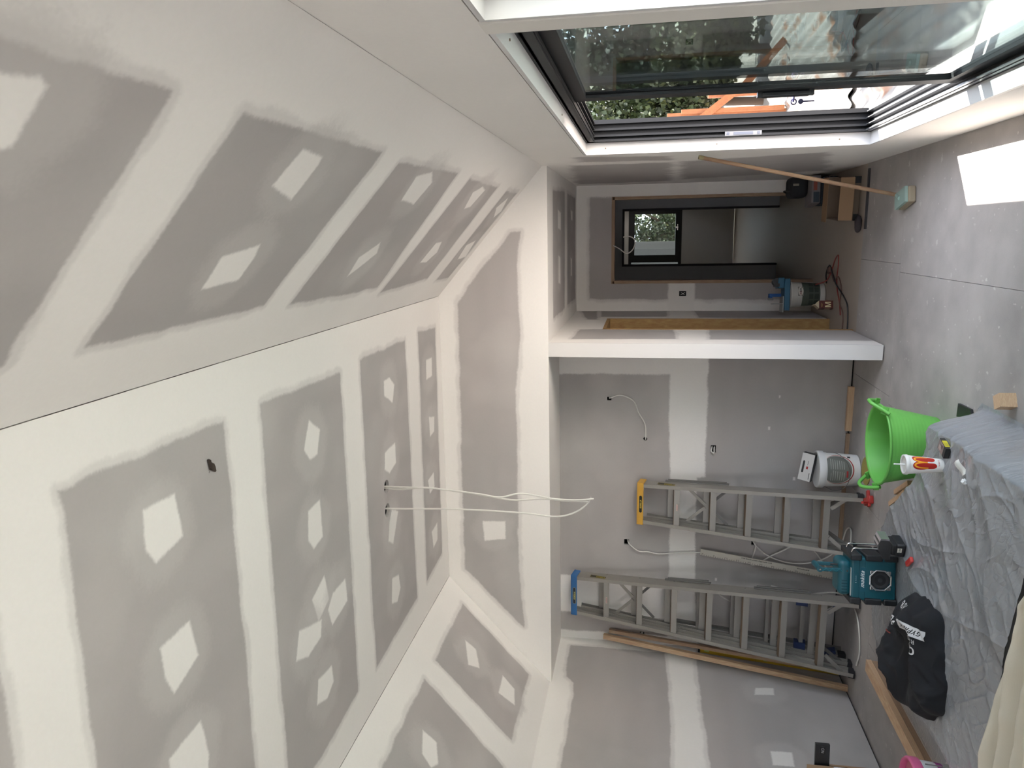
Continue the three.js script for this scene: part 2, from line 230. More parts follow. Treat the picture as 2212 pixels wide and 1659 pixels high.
{
  const g = [[[0.39, 2.24], [0.37, 1.43], [-0.68, 1.41], [-0.67, 2.24]], [[0.38, 1.18], [-0.68, 1.15], [-0.68, -0.1], [0.38, -0.1]]];
  struct('wall_hall_end', 'plasterboard wall at the end of the hall around the far doorway', 'wall', slab({ O: [0, 0, -DE], U: [1, 0, 0], V: [0, 1, 0], pts: [[XL - 0.1, 0], [-0.505, 0], [-0.505, 2.01], [0.362, 2.01], [0.362, 0], [XR, 0], [XR, 2.5], [XL - 0.1, 2.5]], t: 0.1 }),
    plasterTex(-1, 0.5, 0, 2.45, 200, 1, [...grey(g), { pts: rect(0.375, 0.6, -0.1, 2.5), to: 1 }, { pts: rect(-0.9, 0.6, 1.16, 1.42), to: 0.9 }], 9));
  const h = [[[0.34, -5.82], [0.37, -6.68], [-0.65, -6.64], [-0.65, -5.79]], [[0.37, -6.92], [0.36, -7.72], [-0.65, -7.7], [-0.64, -6.89]]].map((q) => q.map(([x, z]) => [z, -x]));
  const hp = [[[0.2, -6.16], [0.18, -6.37], [0.04, -6.36], [0.06, -6.16]], [[-0.17, -6.18], [-0.19, -6.32], [-0.41, -6.31], [-0.39, -6.17]], [[0.23, -7.22], [0.22, -7.41], [0.14, -7.41], [0.14, -7.27]], [[-0.22, -7.21], [-0.24, -7.35], [-0.4, -7.35], [-0.39, -7.21]]].map((q) => q.map(([x, z]) => [z, -x]));
  struct('ceiling_hall', 'low flat plasterboard ceiling over the hall and the recess', 'ceiling', slab({ O: [0, H, 0], U: [0, 0, 1], V: [-1, 0, 0], pts: rect(-ZE, -D - 0.098, -0.5, 3.7), t: 0.08 }), plasterTex(-8, -5.4, -0.6, 0.9, 200, 1, [...grey(h), ...dab(hp)], 10));
}
const farBoard = M(0.43, 0.425, 0.42, { roughness: 0.9 });
struct('wall_far', 'plain plasterboard wall with the inner doorway seen through the hall', 'wall', slab({ O: [0, 0, -10], U: [1, 0, 0], V: [0, 1, 0], pts: [[XL - 0.1, 0], [-0.42, 0], [-0.42, 1.96], [0.31, 1.96], [0.31, 0], [XR, 0], [XR, 2.5], [XL - 0.1, 2.5]], t: 0.1 }), farBoard);
struct('wall_end', 'plain plasterboard wall with the small window of the farthest room', 'wall', slab({ O: [0, 0, -ZE], U: [1, 0, 0], V: [0, 1, 0], pts: rect(XL - 0.2, XR + 0.2, 0, 2.5), holes: [rect(-0.80, 0.47, 0.97, 1.985)], t: 0.1 }), M(0.43, 0.425, 0.42));
struct('wall_side', 'side wall of the store behind the recess', 'wall', bb(-2.4, -2.5, 0, 2.5, -6.35, -DE), white);

// ---------------------------------------------------------------- floor
{
  const S = 1024, span = 3, d = new Uint8Array(S * S * 4), speck = new Float32Array(S * S), hue = new Float32Array(S * S);
  for (let k = 0; k < 520; k++) { // dried drips and scuffs of plaster
    const cx = rnd() * S, cy = rnd() * S, big = rnd() < 0.10, rx = big ? rr(4, 9) : rr(0.8, 2.6), ry = big ? rr(4, 10) : rr(1, 5), s = big ? rr(0.35, 0.7) : rr(0.25, 0.9);
    for (let y = -12; y <= 12; y++) for (let x = -12; x <= 12; x++) {
      const q = Math.hypot(x / rx, y / ry) + (noise(cx + x * 0.45, cy + y * 0.45) - 0.5) * 1.1; if (q > 1) continue;
      const o = ((Math.floor(cy + y) + S) % S) * S + (Math.floor(cx + x) + S) % S; speck[o] = Math.max(speck[o], s * Math.min(1, (1 - q) * 3));
    }
  }
  const per = (x, y, f) => { const a = x / S, b = y / S; const g = (u, v) => fbm(u * f + 3, v * f + 8, 4); return lerp(lerp(g(a, b), g(a - 1, b), sstep(0.8, 1, a)), lerp(g(a, b - 1), g(a - 1, b - 1), sstep(0.8, 1, a)), sstep(0.8, 1, b)); };
  for (let y = 0; y < S; y++) for (let x = 0; x < S; x++) {
    const o = y * S + x, n = per(x, y, 5) - 0.5, n2 = per(x, y, 22) - 0.5, s = speck[o], k = 1 + n * 0.5 + n2 * 0.34 + (hash(x, y) - 0.5) * 0.06;
    const base = [0.40 * k, 0.378 * k, 0.365 * k]; const dust = clamp((per(x, y, 9) - 0.5) * 1.2) * 0.18;
    for (let i = 0; i < 3; i++) d[o * 4 + i] = toS(clamp(lerp(lerp(base[i], 0.52, dust), [0.62, 0.62, 0.58][i], s)));
    d[o * 4 + 3] = 255;
  }
  const mk = (ox, oz) => { const t = new THREE.DataTexture(d, S, S); t.colorSpace = THREE.SRGBColorSpace; t.magFilter = THREE.LinearFilter; t.minFilter = THREE.LinearMipmapLinearFilter; t.generateMipmaps = true; t.wrapS = t.wrapT = THREE.RepeatWrapping; t.anisotropy = 8; t.repeat.set(1 / span, 1 / span); t.offset.set(ox, oz); t.needsUpdate = true; return new THREE.MeshPhysicalMaterial({ map: t, roughness: 0.62 }); };
  const fm = mk(0, 0);
  const floor = struct('floor', 'grey particleboard sheet floor with plaster drips', 'floor');
  part('subfloor', bb(-3.95, 0.72, -0.06, -0.02, ZB + 0.1, -6.3), dark, floor);
  const sheet = (x0, x1, z0, z1) => part('floor_sheet', slab({ O: [0, 0, 0], U: [1, 0, 0], V: [0, 0, -1], pts: rect(x0 + 0.0012, x1 - 0.0012, -z1 + 0.0012, -z0 - 0.0012), t: 0.02 }), fm, floor);
  const cols = [-3.95, -2.985, -2.085, -1.185, -0.285, 0.70];
  for (let i = 0; i < 5; i++) { const o = i % 2 ? 0 : 1.2; let z = -5.3; for (const e of [-1.7 - o, 1.9 - o, 2.8]) { if (e > z) sheet(cols[i], cols[i + 1], z, e); z = e; } }
  const cols2 = [-3.95, -2.93, -2.03, -1.13, -0.23, 0.70];
  for (let i = 0; i < 5; i++) sheet(cols2[i], cols2[i + 1], -6.22, -5.3);
  struct('floor_hall', 'tan dusty board floor of the hall and the rooms beyond', 'floor', bb(XL - 0.1, 0.70, -0.025, -0.001, -6.222, -ZE), M(0.42, 0.36, 0.30, { roughness: 0.5 }));
}

// ---------------------------------------------------------------- sliding window and its neighbour
{
  const w = struct('window_1', 'wide black aluminium sliding window in white reveals, half open', 'window');
  const x0 = 0.486, x1 = 0.557;
  part('sill_board', bb(x0, x1, 0.366, 0.38, -4.814, -1.886), paintWhite, w);
  part('head_board', bb(x0, x1, 2.04, 2.054, -4.814, -1.886), paintWhite, w);
  part('jamb_board', bb(x0, x1, 0.38, 2.04, -4.814, -4.80), paintWhite, w);
  part('jamb_board', bb(x0, x1, 0.38, 2.04, -1.90, -1.886), paintWhite, w);
  const nails = []; for (const y of [0.55, 1.25, 1.92]) nails.push(new THREE.CylinderGeometry(0.004, 0.004, 0.004, 8).rotateX(Math.PI / 2).translate(0.522, y, -4.799));
  for (const z of [-3.4, -2.1]) nails.push(new THREE.CylinderGeometry(0.004, 0.004, 0.004, 8).translate(0.52, 2.039, z));
  part('nail_heads', mg(nails), wear, w);
  // outer frame with its running grooves
  const fr = (a, b, c, dd) => bb(0.557, 0.69, a, b, c, dd);
  part('frame_head', mg([fr(2.02, 2.062, -4.83, -1.80), ...[0.562, 0.592, 0.628, 0.664].map((x) => bb(x, x + 0.006, 1.985, 2.03, -4.80, -1.9)), bb(0.557, 0.59, 1.99, 2.03, -4.8, -1.9)]), blackAlu, w);
  part('frame_sill', mg([fr(0.35, 0.392, -4.83, -1.80), ...[0.560, 0.590, 0.626, 0.662].map((x) => bb(x, x + 0.005, 0.385, 0.425, -4.79, -1.9)), bb(0.557, 0.575, 0.385, 0.41, -4.8, -1.9), bb(0.672, 0.69, 0.385, 0.405, -4.8, -1.9)]), trackAlu, w);
  part('frame_jamb', mg([fr(0.358, 2.062, -4.83, -4.785), ...[0.557, 0.585, 0.622, 0.66].map((x) => bb(x, x + 0.012, 0.40, 2.02, -4.80, -4.745))]), blackAlu, w);
  part('frame_jamb', fr(0.358, 2.062, -1.93, -1.79), blackAlu, w);
  // sliding sash, pushed towards the photographer
  const s = new THREE.Group(); s.name = 'sash'; w.add(s);
  part('stile', bb(0.586, 0.616, 0.41, 1.99, -3.50, -3.41), blackAlu, s);
  part('stile', bb(0.586, 0.616, 0.41, 1.99, -1.99, -1.90), blackAlu, s);
  part('top_rail', bb(0.586, 0.616, 1.935, 1.995, -3.41, -1.99), blackAlu, s);
  part('bottom_rail', bb(0.586, 0.616, 0.41, 0.47, -3.41, -1.99), blackAlu, s);
  part('glass_pane', bb(0.598, 0.603, 0.47, 1.935, -3.41, -1.99), tint, s);
  const hd = mg([rb(0.024, 0.20, 0.035, 0.008, 0.572, 1.09, -3.475), bx(0.03, 0.02, 0.03, 0.578, 1.195, -3.475), bx(0.03, 0.02, 0.03, 0.578, 0.985, -3.475)]);
  part('handle', hd, blackPlastic, s);
  const kg = []; kg.push(rod(V3(0.566, 1.05, -3.49), V3(0.545, 1.05, -3.51), 0.004)); kg.push(new THREE.TorusGeometry(0.011, 0.003, 8, 16).translate(0.545, 1.047, -3.515)); kg.push(cyl(0.011, 0.011, 0.004, 0, 0, 0, 12).rotateX(Math.PI / 2).translate(0.545, 1.018, -3.515)); kg.push(bx(0.006, 0.045, 0.003, 0.545, 0.985, -3.515));
  part('keys', mg(kg), M(0.03, 0.03, 0.10, { roughness: 0.35 }), s);
  part('lock_plate', bb(0.560, 0.585, 1.0, 1.21, -4.80, -4.742), trackAlu, w); part('lock_keep', mg([bb(0.565, 0.580, 1.05, 1.16, -4.745, -4.738), bb(0.565, 0.580, 1.185, 1.20, -4.745, -4.738), bb(0.565, 0.580, 1.01, 1.025, -4.745, -4.738)]), M(0.09, 0.10, 0.13, { metalness: 0.7, roughness: 0.3 }), w);
  // fixed half
  const fx = new THREE.Group(); fx.name = 'fixed_light'; w.add(fx);
  part('stile', bb(0.632, 0.660, 0.41, 2.0, -3.40, -3.34), blackAlu, fx);
  part('glass_pane', bb(0.644, 0.649, 0.41, 2.0, -3.34, -1.92), tint, fx);
  const w2 = struct('window_2', 'second window beside the sliding one, mostly outside the picture', 'window');
  part('jamb_board', bb(x0, x1, 0.38, 2.04, -1.794, -1.78), paintWhite, w2);
  part('jamb_board', bb(x0, x1, 0.38, 2.04, -0.13, -0.116), paintWhite, w2);
  part('sill_board', bb(x0, x1, 0.366, 0.38, -1.794, -0.116), paintWhite, w2);
  part('head_board', bb(x0, x1, 2.04, 2.054, -1.794, -0.116), paintWhite, w2);
  part('frame_head', fr(1.99, 2.062, -1.80, -0.1), blackAlu, w2); part('frame_sill', fr(0.358, 0.42, -1.80, -0.1), trackAlu, w2);
  part('frame_jamb', fr(0.358, 2.062, -1.80, -1.745), blackAlu, w2); part('frame_jamb', fr(0.358, 2.062, -0.15, -0.1), blackAlu, w2);
  part('glass_pane', bb(0.62, 0.625, 0.42, 1.99, -1.75, -0.15), tint, w2);
  struct('trim_1', 'flat white post between the two windows', 'trim', bb(0.482, 0.56, 0.36, 2.058, -1.884, -1.796), M(0.74, 0.715, 0.665, { roughness: 0.6 }));
}
// doorway linings
{
  const d1 = struct('door_1', 'raw timber lined doorway at the end of the hall', 'door');
  part('jamb', bb(-0.515, -0.485, 0, 2.0, -DE + 0.006, -DE - 0.106), pineDull, d1); part('jamb', bb(0.342, 0.372, 0, 2.0, -DE + 0.006, -DE - 0.106), pineDull, d1); part('head', bb(-0.515, 0.372, 1.98, 2.012, -DE + 0.006, -DE - 0.106), pineDull, d1);
  const d2 = struct('door_2', 'oak lined doorway in the hall partition', 'door');
  part('jamb', bb(XP0 + 0.004, XP1 - 0.004, 0, 2.0, -7.102, -7.075), oak, d2); part('jamb', bb(XP0 + 0.004, XP1 - 0.004, 0, 2.0, -6.325, -6.298), oak, d2); part('head', bb(XP0 + 0.004, XP1 - 0.004, 1.985, 2.014, -7.102, -6.298), oak, d2);
  const d3 = struct('door_3', 'dark framed inner doorway beyond the hall', 'door');
  part('jamb', bb(-0.43, -0.405, 0, 1.96, -9.99, -10.11), M(0.05, 0.045, 0.05), d3); part('jamb', bb(0.29, 0.315, 0, 1.96, -9.99, -10.11), M(0.05, 0.045, 0.05), d3); part('head', bb(-0.43, 0.315, 1.94, 1.965, -9.99, -10.11), M(0.05, 0.045, 0.05), d3);
  const wd = struct('window_3', 'small black framed window in the farthest room looking onto trees', 'window');
  const z = -ZE + 0.0, f = (a, b, c, e) => bb(a, b, c, e, z + 0.0, z - 0.09);
  part('frame', mg([f(-0.80, 0.47, 1.93, 1.985), f(-0.80, 0.47, 0.97, 1.03), f(0.41, 0.47, 1.03, 1.93), f(-0.80, -0.75, 1.03, 1.93), f(-0.56, -0.46, 1.03, 1.93), bb(-0.47, 0.41, 1.03, 1.09, z + 0.01, z - 0.06), bb(-0.47, 0.41, 1.87, 1.93, z + 0.01, z - 0.06), bb(0.36, 0.41, 1.09, 1.87, z + 0.01, z - 0.06), bb(-0.47, -0.42, 1.09, 1.87, z + 0.01, z - 0.06)]), blackAlu, wd);
  part('glass_pane', bb(-0.42, 0.36, 1.09, 1.87, z - 0.03, z - 0.034), M(0.9, 0.95, 0.93, { transmission: 1, roughness: 0, thickness: 0 }), wd);
  part('glass_pane', bb(-0.75, -0.56, 1.03, 1.93, z - 0.03, z - 0.034), M(0.9, 0.95, 0.93, { transmission: 1, roughness: 0, thickness: 0 }), wd);
  part('latch', mg([bb(0.05, 0.16, 1.045, 1.06, z + 0.012, z + 0.03), bb(0.09, 0.12, 1.04, 1.09, z + 0.01, z + 0.02)]), chrome, wd);
}

// ---------------------------------------------------------------- outside
{
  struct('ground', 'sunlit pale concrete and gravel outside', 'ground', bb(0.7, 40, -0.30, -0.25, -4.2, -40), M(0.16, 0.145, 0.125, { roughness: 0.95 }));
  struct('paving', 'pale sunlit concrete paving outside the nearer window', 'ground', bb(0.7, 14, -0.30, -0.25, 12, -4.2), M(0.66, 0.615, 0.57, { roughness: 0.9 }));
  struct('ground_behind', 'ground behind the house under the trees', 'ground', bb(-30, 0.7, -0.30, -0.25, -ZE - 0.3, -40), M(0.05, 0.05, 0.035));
  // corrugated roofing: ribs run away from the house front
  const sheetGeo = (x0, x1, z0, z1, y0, y1, p, a) => {
    const n = Math.round((x1 - x0) / p) * 8, m = 12, pos = [], idx = [], uv = [];
    for (let j = 0; j <= m; j++) for (let i = 0; i <= n; i++) { const x = lerp(x0, x1, i / n), z = lerp(z0, z1, j / m); pos.push(x, lerp(y0, y1, j / m) + a * Math.sin((x - x0) / p * Math.PI * 2), z); uv.push(x, z); }
    for (let j = 0; j < m; j++) for (let i = 0; i < n; i++) { const q = j * (n + 1) + i; idx.push(q, q + 1, q + n + 1, q + 1, q + n + 2, q + n + 1); }
    const g = new THREE.BufferGeometry(); g.setAttribute('position', new THREE.Float32BufferAttribute(pos, 3)); g.setAttribute('uv', new THREE.Float32BufferAttribute(uv, 2)); g.setIndex(idx); g.computeVertexNormals(); return g;
  };
  const rust = (() => { const S = 256, d = new Uint8Array(S * S * 4); for (let y = 0; y < S; y++) for (let x = 0; x < S; x++) { const r = clamp((fbm(x * 0.05, y * 0.03, 4) - 0.58) * 5), o = (y * S + x) * 4, k = 0.9 + 0.2 * noise(x * 0.3, y * 0.3); d[o] = toS(lerp(0.15, 0.12, r) * k); d[o + 1] = toS(lerp(0.14, 0.05, r) * k); d[o + 2] = toS(lerp(0.13, 0.02, r) * k); d[o + 3] = 255; } const t = new THREE.DataTexture(d, S, S); t.colorSpace = THREE.SRGBColorSpace; t.magFilter = THREE.LinearFilter; t.wrapS = t.wrapT = THREE.RepeatWrapping; t.repeat.set(0.7, 0.5); t.needsUpdate = true; return new THREE.MeshPhysicalMaterial({ map: t, roughness: 0.6, side: THREE.DoubleSide }); })();
  const rs1 = thing('roofing_sheet', 'weathered corrugated iron sheet farther from the open window, up to the timber posts', 'roofing', [0, 0, 0], 0, 'corrugated roofing sheets outside');
  part('sheet', sheetGeo(0.78, 4.3, -6.9, -11.2, 0.0, 0.02, 0.14, 0.018), rust, rs1);
  for (const [a, b, c, e] of [[0.8, 0.9, -7.0, -11.1], [4.1, 4.2, -7.0, -11.1], [0.9, 4.1, -11.0, -11.1]]) part('support', bb(a, b, -0.25, -0.025, c, e), studs, rs1);
  const rs2 = thing('roofing_sheet', 'rust-streaked corrugated iron sheet just below the open window sill', 'roofing', [0, 0, 0], 0, 'corrugated roofing sheets outside');
  part('sheet', sheetGeo(0.76, 1.6, -4.0, -7.0, -0.12, -0.03, 0.14, 0.018), rust, rs2);
  for (const x of [0.8, 1.5]) part('support', bb(x, x + 0.05, -0.25, -0.15, -4.1, -6.9), studs, rs2);
  solo('roof_flashing', 'folded metal edge strip between the corrugated sheets and the house wall', 'flashing', mg([bb(0.70, 0.78, 0.02, 0.03, -4.2, -11.2), bb(0.775, 0.785, -0.1, 0.03, -4.2, -11.2)]), M(0.5, 0.45, 0.38, { roughness: 0.6 }));
  const pg = [bb(1.70, 4.2, -0.25, 0.10, -4.4, -6.8)]; for (let z = -4.5; z > -6.75; z -= 0.11) pg.push(bb(1.70, 4.2, 0.10, 0.112, z, z - 0.05));
  solo('ribbed_platform', 'low ribbed platform outside behind the closed glass, shade put into its dark grey', 'platform', mg(pg), M(0.11, 0.12, 0.12, { roughness: 0.7 }));  // pale slab toned dark: its shade is put into the base colour
  const tf = thing('timber_prop', 'orange timber prop frame with a diagonal brace standing on the corrugated sheets', 'timber frame', [1.5, 0, -9.9]);
  part('post', bar(V3(0.18, 0.03, 0), V3(0.17, 0.93, 0), 0.09, 0.05), orangePine, tf);
  part('post', bar(V3(-0.06, 0.0, 0.0), V3(-0.06, 1.42, 0.0), 0.045, 0.06), orangePine, tf);
  part('post', bar(V3(-0.03, 0.03, 0.05), V3(-0.03, 1.25, 0.05), 0.05, 0.05), orangePine, tf);
  part('brace', bar(V3(0.17, 0.62, 0.06), V3(-0.16, 1.06, 0.10), 0.085, 0.045), orangePine, tf);
  part('brace', bar(V3(0.2, 0.55, 0.0), V3(0.75, 0.05, 0.0), 0.085, 0.045), orangePine, tf);
  // hedge and trees: leaves nobody could count
  const leaf = new THREE.BufferGeometry();
  leaf.setAttribute('position', new THREE.Float32BufferAttribute([0, 0, 0, 0.45, 0.5, 0.12, 0, 1, 0, -0.45, 0.5, 0.12], 3)); leaf.setIndex([0, 1, 2, 0, 2, 3]); leaf.computeVertexNormals();
  const leafMat = new THREE.MeshPhysicalMaterial({ roughness: 0.55, side: THREE.DoubleSide, transmission: 0.0 });
  const shrub = (name, label, cx, cz, rx, ry, rz, y0, n, tone, size) => {
    const t = thing(name, label, 'tree', [cx, -0.25, cz], 0, 'trees outside the windows');
    part('trunk', mg([rod(V3(0, 0, 0), V3(0.05, ry * 1.1, 0), 0.07), rod(V3(0.03, ry * 0.5, 0), V3(rx * 0.5, ry * 1.3, 0.1), 0.035), rod(V3(0.03, ry * 0.5, 0), V3(-rx * 0.5, ry * 1.25, -0.1), 0.035)]), M(0.09, 0.06, 0.04), t);
    const im = new THREE.InstancedMesh(leaf, leafMat, n), m = new THREE.Matrix4(), q = new THREE.Quaternion(), c = new THREE.Color();
    const blobs = Array.from({ length: 14 }, () => [rr(-0.65, 0.65) * rx, y0 + rr(0.15, 1.0) * ry * 1.6, rr(-0.65, 0.65) * rz, rr(0.35, 0.6)]);
    for (let i = 0; i < n; i++) {
      const b = blobs[i % 14], a = rnd() * 6.283, v = rr(-1, 1), k = Math.sqrt(1 - v * v), r = b[3] * rr(0.75, 1.05);
      q.setFromEuler(new THREE.Euler(rr(-1.2, 1.2), rnd() * 6.28, rr(-1.2, 1.2))); const s = size * rr(0.6, 1.3);
      m.compose(V3(b[0] + Math.cos(a) * k * r * rx * 0.9, b[1] + v * r * ry * 0.7, b[2] + Math.sin(a) * k * r * rz * 0.9), q, V3(s, s, s)); im.setMatrixAt(i, m);
      const g = rr(0.6, 1.3), y = rnd() < 0.08 ? 1.8 : 1; c.setRGB(tone[0] * g * y * 1.1, tone[1] * g * (y > 1 ? 1.5 : 1), tone[2] * g); im.setColorAt(i, c);
    }
    im.name = 'foliage'; im.userData.kind = 'stuff'; t.add(im); return t;
  };
  const T = [[0.028, 0.045, 0.014], [0.05, 0.063, 0.024], [0.017, 0.030, 0.012]];
  shrub('garden_tree', 'leafy shrub seen in the window gap nearest the house corner', 2.15, -13.6, 1.2, 1.7, 1.1, 0.5, 9000, T[0], 0.10);
  shrub('garden_tree', 'pale green bush behind the orange timber posts', 2.7, -12.4, 1.0, 0.9, 0.8, 0.2, 6000, T[1], 0.09);
  shrub('garden_tree', 'tall dark tree seen through the upper part of the tinted glass', 3.9, -14.0, 1.8, 2.6, 1.5, 0.8, 9000, T[2], 0.12);
  shrub('garden_tree', 'broad dark tree to the right behind the tinted glass', 6.6, -13.0, 2.2, 2.6, 1.6, 0.6, 9000, T[2], 0.13);
  shrub('garden_tree', 'tree at the side boundary beyond the ribbed panel', 9.0, -9.5, 2.0, 2.4, 2.0, 0.5, 7000, T[0], 0.14);
  shrub('garden_tree', 'dense dark tree filling the window of the farthest room', -0.1, -19.0, 1.8, 1.9, 1.2, 0.1, 14000, T[0], 0.075);
  { // unseen tree added so that its crown shades the ground beside the window
    const t = thing('added_shade_tree', 'unseen tall tree added overhead to shade the ground outside the closed glass', 'tree', [4.7, -0.25, -6.9], 0, 'trees outside the windows');
    part('trunk', mg([rod(V3(0, 0, 0), V3(0.1, 4.6, 0), 0.13), rod(V3(0.05, 3.2, 0), V3(1.1, 4.9, 0.3), 0.06), rod(V3(0.05, 3.0, 0), V3(-1.1, 4.9, -0.3), 0.06)]), M(0.09, 0.06, 0.04), t);
    const n = 9000, im = new THREE.InstancedMesh(leaf, leafMat, n), m = new THREE.Matrix4(), q = new THREE.Quaternion(), c = new THREE.Color();
    for (let i = 0; i < n; i++) { const a = rnd() * 6.283, r = Math.sqrt(rnd()), h = rr(-1, 1) * (1.1 - 0.7 * r); q.setFromEuler(new THREE.Euler(rr(-1.2, 1.2), rnd() * 6.28, rr(-1.2, 1.2))); const s = 0.2 * rr(0.7, 1.3); m.compose(V3(Math.cos(a) * r * 2.3, 5.2 + h, Math.sin(a) * r * 2.3), q, V3(s, s, s)); im.setMatrixAt(i, m); const g = rr(0.6, 1.3); c.setRGB(0.045 * g, 0.075 * g, 0.022 * g); im.setColorAt(i, c); }
    im.name = 'foliage'; im.userData.kind = 'stuff'; t.add(im);
  }
  shrub('garden_tree', 'spreading tree added above the view to shade the grey shed outside the far window', -1.6, -16.4, 1.6, 1.2, 0.8, 2.3, 9000, T[0], 0.11);  // crown added to block the sky over the shed wall
  solo('boundary_wall', 'long weathered timber fence behind the trees outside', 'fence', mg([bb(-12, 14, -0.25, 1.5, -20.6, -20.7), bb(13, 13.1, -0.25, 1.6, -20.6, 4)]), M(0.11, 0.095, 0.075));
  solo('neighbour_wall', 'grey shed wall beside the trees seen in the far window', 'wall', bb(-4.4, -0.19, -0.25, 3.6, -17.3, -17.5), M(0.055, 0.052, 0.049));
}

// ---------------------------------------------------------------- step ladders
const stickerTex = (w, h, bg, fg, text, o = {}) => canvasTex(w, h, (g) => {
  g.fillStyle = o.field ?? bg; g.fillRect(0, 0, w, h); g.fillStyle = bg; g.beginPath(); g.roundRect(2, 2, w - 4, h - 4, h / 2.2); g.fill();
  g.strokeStyle = fg; g.lineWidth = h * 0.05; g.stroke();
  g.fillStyle = fg; g.font = 'bold ' + Math.round(h * 0.62) + 'px sans-serif'; g.textAlign = 'center'; g.textBaseline = 'middle'; g.fillText(text, w / 2, h * 0.54, w * 0.86);
});
function ladder(name, label, pos, o) {
  const t = thing(name, label, 'ladder', pos, o.ry ?? 0);
  const { L, wb, wt, treads, lean, cap } = o, cx = o.dx ?? 0, wide = (s) => lerp(wb, wt, s / L) / 2, mid = (s) => cx * s / L, gap = o.gap ?? 0.098;
  const P = (x, s, z = 0) => V3(mid(s) + x, s * Math.cos(lean) + z * Math.sin(lean), -s * Math.sin(lean) + z * Math.cos(lean)); // along the leaning frame; z forward
  const chan = (a, b, s, dpt) => mg([bar(a, b, 0.006, dpt), bar(a.clone().add(V3(-s * 0.012, 0, dpt / 2 - 0.003)), b.clone().add(V3(-s * 0.012, 0, dpt / 2 - 0.003)), 0.03, 0.006), bar(a.clone().add(V3(-s * 0.012, 0, -dpt / 2 + 0.003)), b.clone().add(V3(-s * 0.012, 0, -dpt / 2 + 0.003)), 0.03, 0.006)]);
  for (const s of [-1, 1]) {
    part('front_stile', chan(P(s * wide(0), 0.02), P(s * wide(L), L), s, 0.092), alu, t);
    part('rear_stile', chan(P(s * (wide(0) - 0.022), 0.03, -gap), P(s * (wide(L) - 0.012), L - 0.03, -gap * 0.75), s, 0.05), alu, t);
    part('foot', bar(P(s * wide(0) - s * 0.008, 0), P(s * wide(0.05) - s * 0.008, 0.045), 0.042, 0.085), rubber, t);
    part('foot', bar(P(s * (wide(0) - 0.03), 0.005, -gap), P(s * (wide(0.05) - 0.03), 0.05, -gap), 0.04, 0.065), rubber, t);
  }
  treads.forEach((s, i) => {
    const w = wide(s) * 2 - 0.014, k = new THREE.Group(); k.name = 'tread'; t.add(k);
    const c = P(0, s), mtx = new THREE.Matrix4().makeRotationX(0.03).setPosition(c);
    part('front_lip', mg([bx(w, 0.046, 0.006, 0, -0.012, 0.036), bx(w, 0.046, 0.006, 0, -0.012, -0.036)]).applyMatrix4(mtx), alu, k);
    part('top_face', mg([bx(w, 0.006, 0.076, 0, 0.009, 0)]).applyMatrix4(mtx), wear, k);
    if (i % 1 === 0) { const s2 = s + 0.055, w2 = (wide(s2) - 0.022) * 2; part('rear_bar', bar(P(-w2 / 2, s2, -gap), P(w2 / 2, s2, -gap), 0.05, 0.03, V3(0, 1, 0)), alu, t); }
  });
  const lowest = treads[treads.length - 1];
  for (const s of [-1, 1]) {
    part('corner_brace', bar(P(s * wide(0.09), 0.09, 0.0), P(s * (wide(lowest) - 0.11), lowest - 0.05, 0.0), 0.03, 0.008), alu, t);
    part('corner_brace', bar(P(s * (wide(0.09) - 0.03), 0.1, -gap), P(s * (wide(lowest) - 0.14), lowest, -gap), 0.028, 0.008), aluDark, t);
    const a = treads[0], b = treads[1];
    part('upper_brace', bar(P(s * (wide(a) - 0.015), a - 0.07, -0.06), P(s * 0.012, b + 0.06, -0.07), 0.024, 0.006), alu, t);
    part('upper_brace', bar(P(s * 0.02, b + 0.02, -0.08), P(s * (wide(b) - 0.04), b - 0.12, -0.10), 0.022, 0.006), aluDark, t);
  }
  for (const [q0, q1] of o.spread) part('spreader', mg([bar(P(wide(q0) + 0.012, q0, -0.06), P(wide(q1) + 0.012, q1, -0.065), 0.008, 0.028), bar(P(wide(q0) + 0.02, q0 - 0.02, -0.075), P(wide(q1) + 0.02, q1 + 0.02, -0.08), 0.008, 0.014)]), aluDark, t);
  const riv = []; for (const s of treads) for (const e of [-1, 1]) riv.push(new THREE.SphereGeometry(0.006, 8, 6).translate(...P(e * (wide(s) - 0.012), s, 0.037).toArray()), new THREE.SphereGeometry(0.006, 8, 6).translate(...P(e * (wide(s) - 0.01), s + 0.001, -gap + 0.028).toArray()));
  part('rivets', mg(riv), M(0.09, 0.085, 0.08, { roughness: 0.5, metalness: 0.5 }), t);
  // cap
  const cm = new THREE.Matrix4().makeRotationX(-lean).setPosition(P(0, L)), cw = wt + 0.03;
  const cp = part('cap', mg([rb(cw, 0.05, 0.010, 0.004, 0, 0, 0.045), rb(cw, 0.012, 0.12, 0.005, 0, 0.025, -0.012), rb(0.012, 0.05, 0.11, 0.004, cw / 2 - 0.006, 0, -0.012), rb(0.012, 0.05, 0.11, 0.004, -cw / 2 + 0.006, 0, -0.012)]).applyMatrix4(cm), cap, t);
  part('cap_sticker', bx(0.155, 0.028, 0.002, 0, -0.003, 0.0515).applyMatrix4(cm), o.sticker, cp);
  const side = new THREE.Matrix4().makeBasis(V3(0, -Math.cos(lean), Math.sin(lean)), V3(0, Math.sin(lean), Math.cos(lean)), V3(1, 0, 0).negate()).setPosition(P(wide(L - 0.3) + 0.005, L - 0.32, 0));
  const lb = new THREE.MeshPhysicalMaterial({ map: stickerTex(256, 48, '#1c1a14', '#d8c24a', 'GORILLA'), roughness: 0.5 });
